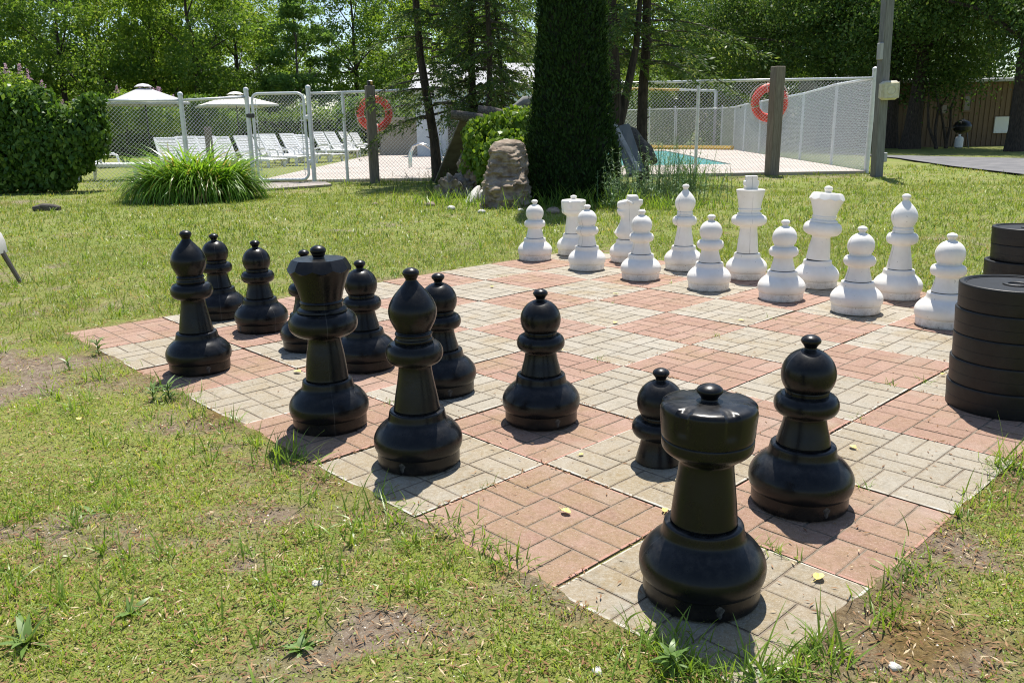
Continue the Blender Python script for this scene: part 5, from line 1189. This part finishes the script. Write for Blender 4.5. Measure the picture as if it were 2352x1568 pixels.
mb = MB(); mb.box((-1.1*RH[0]+AH[0]*.12, -1.1*RH[1]+AH[1]*.12, .62), (2.2, .18, 1.1), 0, Matrix.Rotation(math.atan2(RH[1], RH[0]), 3, 'Z'), .05); mb.build('inner_twigs', simple('twig_mass', (.02, .028, .012), (.035, .03, .016), 25., .95), vh)

# ---- lilacs
def bush(name, label, cat_, px, py, dd, blobs, n, ls, mat, seed, group=None, flowers=0, stems=True):
    O_ = D(px, py, dd); O_[2] = 0; t = thing(name, label, cat_, tuple(O_), 0, group); b2 = [(RH*b[0]+AH*b[1]+np.array([0, 0, b[2]]), b[3]) for b in blobs]
    blob_foliage('foliage', t, b2, n, ls, mat, seed, .3, .6, .6)
    if stems:
        mb = MB(); r_ = random.Random(seed)
        for b in b2: mb.tube([(r_.uniform(-.1, .1), r_.uniform(-.1, .1), -.03), (b[0][0]*.5, b[0][1]*.5, b[0][2]*.55), tuple(b[0])], [.03, .02, .008], 6)
        mb.build('stems', BARK, t)
    if flowers:
        r_ = np.random.default_rng(seed+5); Pf = []
        for k in range(flowers):
            b = b2[r_.integers(len(b2))]; d_ = r_.normal(size=3); d_[2] = abs(d_[2])+.3; d_ -= AH*.3*abs(r_.normal()); d_ /= np.linalg.norm(d_); c = b[0]+d_*np.array([b[1][0], b[1][0], b[1][2]])*1.08; m_ = 60
            h_ = r_.random(m_); Pf.append(c+np.stack([r_.normal(0, .045, m_)*(1-h_*.7), r_.normal(0, .045, m_)*(1-h_*.7), h_*.24], 1))
        Pf = np.concatenate(Pf); V, q = cards(Pf, .035, .028, None, None, r_); link('flowers', np_mesh('flowers', V, q, [LILAC]), t)
    return t
bush('lilac_bush', 'tall lilac bush with pink blossoms behind the vine hedge', 'bush', 40, 330, 20., [(-.5, 0, 1.4, (.9, .6, .8)), (.2, 0, 1.6, (.6, .5, .7)), (-.1, .1, 2.1, (.5, .4, .4)), (-1.3, .2, 1.5, (.8, .6, .9))], 9000, .09, LEAF_A, 51, None, 13)
bush('lilac_bush', 'lilac bush with pink blossoms beside the grey parasol', 'bush', 285, 330, 29., [(-.7, 0, 1.5, (.8, .6, .7)), (.2, .2, 1.8, (.8, .6, .6)), (1.2, .4, 1.6, (.7, .6, .7)), (-1.5, .3, 1.3, (.8, .6, .8))], 8000, .12, LEAF_A, 52, None, 26)
bush('leafy_shrub', 'rounded green shrub rising behind the cream parasol', 'bush', 455, 330, 34., [(-.6, 0, 1.4, (1., .8, .9)), (.6, .2, 1.5, (.9, .8, .9)), (.1, .1, 2.0, (.7, .6, .5))], 7000, .13, LEAF_B, 53)
bush('leafy_shrub', 'light round shrub behind the post with lamp box', 'bush', 860, 330, 37., [(0, 0, 1.7, (1.1, .9, .9)), (.3, .1, 2.3, (.6, .5, .4)), (-.9, .1, 1.5, (.8, .6, .9))], 7000, .13, LEAF_P, 54)
# trimmed hedge behind the loungers
blobs = []
r_ = random.Random(5)
O_ = D(560, 330, 37.); O_[2] = 0
for k in range(44):
    x_ = -7.+k*.34; zt = 1.8+.08*math.sin(k*1.7)+r_.uniform(-.05, .05); blobs.append((RH*x_+np.array([0, 0, zt*.52])+AH*r_.uniform(-.1, .1), (.42, .6, zt*.5)))
t = thing('clipped_hedge', 'long clipped green hedge behind the row of loungers', 'hedge', tuple(O_)); blob_foliage('foliage', t, blobs, 30000, .13, HEDGE, 61, .2, .6, .75)
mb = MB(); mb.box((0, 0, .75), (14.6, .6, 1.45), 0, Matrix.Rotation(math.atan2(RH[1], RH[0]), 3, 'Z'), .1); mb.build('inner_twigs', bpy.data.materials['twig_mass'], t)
# understorey shrubs along the edge of the wood
for i, (px, dd, w, h_, mat_, lab) in enumerate(((-80, 36, 2., 2.6, LEAF_B, 'undergrowth shrub at the picture edge behind the vine hedge'), (130, 38, 2., 2.6, LEAF_D, 'dark undergrowth shrub beneath the straight black trunk'), (250, 40, 2., 2.4, LEAF_B, 'green undergrowth shrub behind the grey parasol'), (600, 41, 2.2, 2.6, LEAF_D, 'dark undergrowth shrub behind the gate'), (720, 41, 2.2, 2.7, LEAF_B, 'green undergrowth shrub below the poplar'), (930, 43, 2.3, 3., LEAF_D, 'dark undergrowth shrub behind the beige pump house'),
        (1340, 44, 2.6, 3., LEAF_D, 'dark undergrowth shrub behind the columnar evergreen'), (1480, 42, 2.4, 3., LEAF_B, 'undergrowth shrub behind the far pool fence'), (1600, 43, 2.4, 3.2, LEAF_D, 'dark undergrowth shrub behind the far gate'), (1720, 42, 2.4, 3.1, LEAF_B, 'undergrowth shrub behind the side fence corner'), (1830, 41, 2.4, 3.1, LEAF_D, 'dark undergrowth shrub behind the side fence'), (1950, 40, 2.4, 2.9, LEAF_D, 'dark undergrowth shrub left of the cabin'), (1130, 45, 2.6, 3.4, LEAF_D, 'dark undergrowth shrub behind the white shed'))):
    bush('undergrowth_shrub', lab, 'bush', px, 330, dd, [(0, 0, h_*.45, (w*.6, .8, h_*.45)), (-w*.55, .2, h_*.38, (w*.5, .8, h_*.38)), (w*.55, .2, h_*.4, (w*.5, .8, h_*.4))], 5000, .15, mat_, 70+i, 'undergrowth along the wood edge')

# ---- daylily clump
g = G(432, 462)+AH*.35; t = thing('daylily_clump', 'big clump of arching strap-leaved daylily before the fence', 'plant', (g[0], g[1], 0)); n = 2500; r = np.random.default_rng(81)
a = r.uniform(0, 2*PI, n); q = np.sqrt(r.random(n)); B = RH*(q*np.cos(a)*.62)[:, None]+AH*(q*np.sin(a)*.40)[:, None]; dr = RH*(np.cos(a)*q*.55)[:, None]+AH*(np.sin(a)*q*.55)[:, None]+r.normal(0, .42, (n, 3))*np.array([1, 1, 0])+np.array([0, 0, 1.])*r.uniform(1.5, 4.0, n)[:, None]
V, fq = strips(B, dr, r.uniform(.75, 1.22, n)*(1.12-.45*q**2), r.uniform(.022, .040, n), r.uniform(1.1, 3.3, n), 8, r); link('leaves', np_mesh('leaves', V, fq, [LILY]), t)
MB().lathe([(-.02, .55), (.06, .5), (.12, .3), (.14, .05)], 18).build('crown_root', simple('lily_root', (.03, .04, .015), (.06, .05, .03), 12., .95), t)

# ------------------------------------------------------------------ rock pile by the evergreen
def boulder(label, name, c, rad, seed, mat, cat_='rock', nrot=0., facet=.2, group=None):
    n, k = 28, 16; vs = []; r_ = random.Random(seed); pl = [(Vector((r_.gauss(0, 1), r_.gauss(0, 1), r_.gauss(0, 1))).normalized(), r_.uniform(.72, .95)) for _ in range(14)]
    for i in range(k):
        th = PI*(i+.02)/(k-1+.04)
        for j in range(n):
            ph = 2*PI*j/n; d = Vector((math.sin(th)*math.cos(ph), math.sin(th)*math.sin(ph), math.cos(th))); s_ = 1.
            for nn_, dd_ in pl:
                q = d.dot(nn_)
                if q > .01: s_ = min(s_, dd_/q)
            s_ *= 1+.05*math.sin(7*ph+seed)*math.sin(5*th)+.04*math.sin(13*ph)*math.sin(9*th+seed)+r_.uniform(-.02, .02); vs.append((d.x*rad[0]*s_, d.y*rad[1]*s_, d.z*rad[2]*s_))
    fs = [(i*n+j, (i+1)*n+j, (i+1)*n+(j+1) % n, i*n+(j+1) % n) for i in range(k-1) for j in range(n)]+[tuple(range(n)), tuple((k-1)*n+j for j in range(n-1, -1, -1))]
    o = MB().add(vs, fs).build(name, mat, sharp=50); o.location = Vector([float(q) for q in c]); o.rotation_euler = (0, 0, math.atan2(RH[1], RH[0])+nrot); tag(o, label, cat_, group); return o
RP = 11.6
boulder('dark core boulder under the ivy behind the standing stone', 'boulder', D(1170, 395, 12.4)*np.array([1, 1, 0])+np.array([0, 0, .42]), (.75, .55, .62), 3, simple('dark_rock', (.08, .068, .055), (.15, .13, .105), 5., .95, bmp=1., bscale=12.))  # core boulder of a darker rock tone
# upright rough stone
w = G(1162, 478)+AH*.18; sec = [(-.02, .30, .17), (.12, .29, .165), (.30, .27, .16), (.50, .25, .15), (.66, .23, .14), (.75, .205, .125), (.775, .18, .10)]; n = 24; vs = []; r_ = random.Random(5)
from mathutils import noise as mnoise
R_, n = 60, 64
for i in range(R_+1):
    q = i/R_; z_ = -.03+.83*q; a_ = float(np.interp(q, [0, .25, .6, .9, .97, 1.], [.31, .285, .25, .21, .165, .02])); b_ = float(np.interp(q, [0, .6, .95, 1.], [.18, .15, .09, .02]))
    for j in range(n):
        t_ = 2*PI*j/n; cx, sy = math.cos(t_), math.sin(t_); x_ = a_*math.copysign(abs(cx)**.6, cx); y_ = b_*math.copysign(abs(sy)**.6, sy); p = Vector((x_, y_, z_))
        k = 1+.30*mnoise.fractal(p*5.5+Vector((3, 1, 7)), .9, 2., 4)+.16*mnoise.fractal(Vector((x_*9, y_*9, z_*26)), .8, 2., 3)
        vs.append((x_*(1+(k-1)*.55)+.05*z_, y_*(1+(k-1)*1.5)+.34*z_+.06*mnoise.noise(p*7), z_+.02*mnoise.noise(p*14)))
fs = [(i*n+j, i*n+(j+1) % n, (i+1)*n+(j+1) % n, (i+1)*n+j) for i in range(R_) for j in range(n)]+[tuple(R_*n+j for j in range(n))]
o = MB().add(vs, fs).build('standing_stone', ROCK, sharp=24); o.location = (w[0], w[1], 0); o.rotation_euler = (0, 0, math.atan2(RH[1], RH[0])); tag(o, 'rough brown standing stone between ivy and dark evergreen', 'rock')
def plank(name, label, p0, p1, w, th, mat, cat_='board', roll=0.):
    p0 = Vector([float(q) for q in p0]); p1 = Vector([float(q) for q in p1]); d = p1-p0; L = d.length; z = d.normalized(); fx = Vector(tuple(RH)); x = (fx-z*fx.dot(z)).normalized(); y = z.cross(x); R3 = Matrix((x, y, z)).transposed()@Matrix.Rotation(roll, 3, 'Z')
    mb = MB(); mb.box((0, 0, 0), (w, th, L), 0, bev=.008); o = mb.build(name, mat); o.matrix_world = Matrix.Translation((p0+p1)/2)@R3.to_4x4(); tag(o, label, cat_); return o
plank('leaning_board', 'broad brown board leaning against the ivy-covered pile', G(1022, 418)+np.array([0, 0, -.05]), D(1092, 262, 12.9), .42, .05, simple('old_board', (.11, .09, .07), (.19, .165, .135), 4., .9, bmp=.4, bscale=18.))
plank('leaning_plank', 'long weathered plank leaning against the side of the dark evergreen', D(1466, 396, 11.6), D(1408, 284, 11.9), .10, .05, BOARDG, roll=.5)
plank('leaning_slab', 'smooth grey stone slab leaning behind the weathered plank', D(1462, 400, 12.2), D(1425, 290, 12.4), .27, .06, simple('slab_grey', (.11, .12, .125), (.18, .19, .195), 3., .8))
def log(label, pts, rads, mat=WOODD):
    mb = MB(); r_ = random.Random(len(label)); mb.tube(pts, rads, 12); o = mb.build('log', mat); vs = o.data.vertices
    for v in vs: v.co += Vector((r_.uniform(-.006, .006), r_.uniform(-.006, .006), r_.uniform(-.006, .006)))
    tag(o, label, 'log', 'old logs on the rock pile')
log('dark split log jutting out at the top of the ivy pile', [D(1036, 263, 12.2), D(1070, 268, 12.2), D(1110, 276, 12.3), D(1160, 284, 12.4)], [.065, .08, .08, .07])
log('shorter dark log lying above the jutting log', [D(1098, 256, 12.6), D(1130, 260, 12.6), D(1170, 268, 12.7), D(1215, 272, 12.8)], [.085, .09, .08, .07])
log('grey crooked log on top of the pile against the evergreen', [D(1168, 255, 12.9), D(1186, 247, 12.9), D(1205, 236, 12.9), D(1235, 232, 12.9)], [.05, .065, .10, .09], simple('grey_log', (.14, .14, .135), (.26, .255, .245), 6., .9, bmp=.8, bscale=16.))
log('rough bark-covered driftwood sloping down past the cedar', [D(1432, 292, 12.9), D(1452, 305, 12.7), D(1470, 330, 12.6), D(1484, 348, 12.5), D(1502, 372, 12.4)], [.05, .09, .085, .12, .07])
log('white bleached root standing in the grass before the pile', [D(1076, 474, 10.9), D(1086, 455, 11.), D(1094, 438, 11.1), D(1100, 430, 11.2)], [.05, .07, .05, .025], WOODP)
log('pale bleached root stub beside the white root', [D(1104, 462, 11.1), D(1108, 448, 11.1), D(1114, 436, 11.2)], [.07, .065, .035], WOODP)
def rugged(name, label, cat_, px, py, dd, rx, ry, rz_, mat, seed, disp=.5):
    c = D(px, py, dd); n, k = 56, 36; vs = []
    for i in range(k):
        th = PI*(i+.02)/(k-.96)
        for j in range(n):
            ph = 2*PI*j/n; d = Vector((math.sin(th)*math.cos(ph), math.sin(th)*math.sin(ph), math.cos(th))); q = 1+disp*mnoise.fractal(d*2.2+Vector((seed, 0, 0)), .8, 2., 5)
            vs.append((d.x*rx*q, d.y*ry*q, d.z*rz_*q))
    fs = [(i*n+j, (i+1)*n+j, (i+1)*n+(j+1) % n, i*n+(j+1) % n) for i in range(k-1) for j in range(n)]+[tuple(range(n)), tuple((k-1)*n+j for j in range(n-1, -1, -1))]
    o = MB().add(vs, fs).build(name, mat, sharp=24); o.location = Vector([float(v) for v in c]); o.rotation_euler = (0, 0, math.atan2(RH[1], RH[0])); return tag(o, label, cat_)
rugged('bark_heap', 'grey heap of crumbled bark at the foot of the leaning board', 'bark', 1046, 442, 11.7, .24, .20, .22, simple('bark_heap', (.09, .075, .06), (.27, .245, .22), 13., .95, bmp=1., bscale=24.), 4., .5)
rugged('boulder', 'dark rock low between the bark heap and the standing stone', 'rock', 1094, 425, 11.9, .26, .2, .42, ROCK, 9., .5)
O_ = D(1140, 420, 12.); O_[2] = 0; t = thing('ivy', 'bright green ivy spilling over the rock pile', 'ivy', tuple(O_)); bl = []
for px, py, dd, rx, ry, rz_ in ((1100, 300, 11.9, .18, .2, .16), (1130, 290, 11.8, .22, .22, .17), (1165, 285, 11.8, .24, .22, .18), (1200, 290, 11.8, .2, .22, .22), (1090, 335, 11.7, .15, .2, .22), (1105, 370, 11.6, .13, .2, .24), (1080, 370, 11.8, .12, .2, .22), (1190, 262, 12.2, .2, .2, .10), (1150, 318, 11.5, .18, .14, .12), (1188, 320, 11.5, .16, .14, .12), (1206, 345, 11.3, .06, .1, .18), (1110, 405, 11.6, .1, .15, .2), (1208, 400, 11.2, .05, .08, .12), (1150, 330, 10.62, .15, .12, .07), (1188, 336, 10.6, .10, .10, .09), (1122, 352, 10.7, .07, .09, .14), (1066, 395, 11.8, .07, .1, .14), (1225, 262, 12.2, .12, .1, .12), (1075, 310, 12.0, .10, .12, .10)):
    bl.append((D(px, py, dd)-O_, (rx, ry, rz_)))
blob_foliage('foliage', t, bl, 5200, .075, IVY, 91, 1.0, .8, .35)
mb = MB()
for b in bl[::2]: mb.tube([(b[0][0], b[0][1], 0), tuple(b[0])], [.012, .006], 5)
mb.build('stems', BARK, t)
# bluish leafy stems and tall grass by the leaning plank
def stemclump(label, px, py, n, sx, sy, h0, h1, seed, mat=SPIKE, ll=.07):
    g = G(px, py); t = thing('leafy_plant', label, 'plant', (g[0], g[1], 0), 0, 'leafy plants in the rock bed'); r_ = np.random.default_rng(seed); mb = MB(); Bs = []; Ds = []; Ls = []
    for k in range(n):
        p = RH*r_.normal(0, sx)+AH*r_.normal(0, sy); h_ = r_.uniform(h0, h1); le = r_.normal(0, .16, 2); top = p+np.array([le[0]*h_, le[1]*h_, h_]); mb.tube([p-np.array([0, 0, .02]), (p+top)/2+np.array([0, 0, .02]), top], [.004, .0035, .002], 4, cap=False)
        m_ = int(h_*75); q = r_.random(m_)*.85+.15; az = np.arange(m_)*2.4; el = r_.uniform(.2, .9, m_); Bs.append(p+(top-p)*q[:, None]); Ds.append(np.stack([np.cos(el)*np.cos(az), np.cos(el)*np.sin(az), np.sin(el)], 1)); Ls.append(r_.uniform(.6, 1.2, m_)*ll*(1.1-.5*q))
    V, fq = strips(np.concatenate(Bs), np.concatenate(Ds), np.concatenate(Ls), np.concatenate(Ls)*.17, .5, 2, r_); link('leaves', np_mesh('leaves', V, fq, [mat]), t); mb.build('stems', mat, t)
stemclump('bluish leafy stems right at the foot of the weathered plank', 1450, 470, 34, .20, .16, .35, .70, 1)
stemclump('tall leafy stems reaching up beside the driftwood', 1525, 462, 40, .22, .22, .45, .85, 2)
stemclump('low leafy stems at the outer end of the rock bed', 1590, 462, 34, .18, .22, .25, .55, 3)
stemclump('leafy stems in the shade against the evergreen foot', 1405, 478, 16, .10, .12, .25, .5, 4)
stemclump('dark leafy weeds around the foot of the apart cedar', 985, 432, 30, .45, .30, .12, .34, 5, LEAF_B, .06)
stemclump('thin tall weed stems rising before the deck by the cedar', 1030, 412, 10, .10, .06, .5, .85, 6, LEAF_D, .10)
def tallgrass(label, px, py, n, sx, sy, L, seed, mat=LILY):
    g = G(px, py); t = thing('tall_grass', label, 'grass', (g[0], g[1], -.01), 0, 'tall grass clumps round the rock bed'); r_ = np.random.default_rng(seed); B = RH*r_.normal(0, sx, (n, 1))+AH*r_.normal(0, sy, (n, 1)); dr = r_.normal(0, .35, (n, 3)); dr[:, 2] = 1
    V, fq = strips(B, dr, r_.uniform(L[0], L[1], n), r_.uniform(.006, .012, n), r_.uniform(.1, .9, n), 4, r_); link('blades', np_mesh('blades', V, fq, [mat]), t)
tallgrass('tall grass clump beside the pool at the outer end of the bed', 1570, 430, 220, .25, .2, (.3, .75), 1); tallgrass('grass clump growing around the white root', 1120, 474, 160, .28, .12, (.12, .32), 2, TUFTM)
tallgrass('grass clump left of the bark heap', 1000, 468, 140, .25, .12, (.12, .30), 3, TUFTM); tallgrass('shaded grass fringe along the evergreen foot', 1330, 478, 260, .45, .10, (.15, .40), 4, LEAF_B)
tallgrass('grass fringe before the leafy stems', 1540, 480, 240, .45, .10, (.10, .30), 5, TUFTM); tallgrass('grass clump at the daylily foot by the gate path', 640, 440, 60, .3, .06, (.08, .2), 6, TUFTM)
tallgrass('weedy grass at the base of the post with lamp box', 880, 424, 70, .5, .05, (.08, .22), 7, LEAF_B)
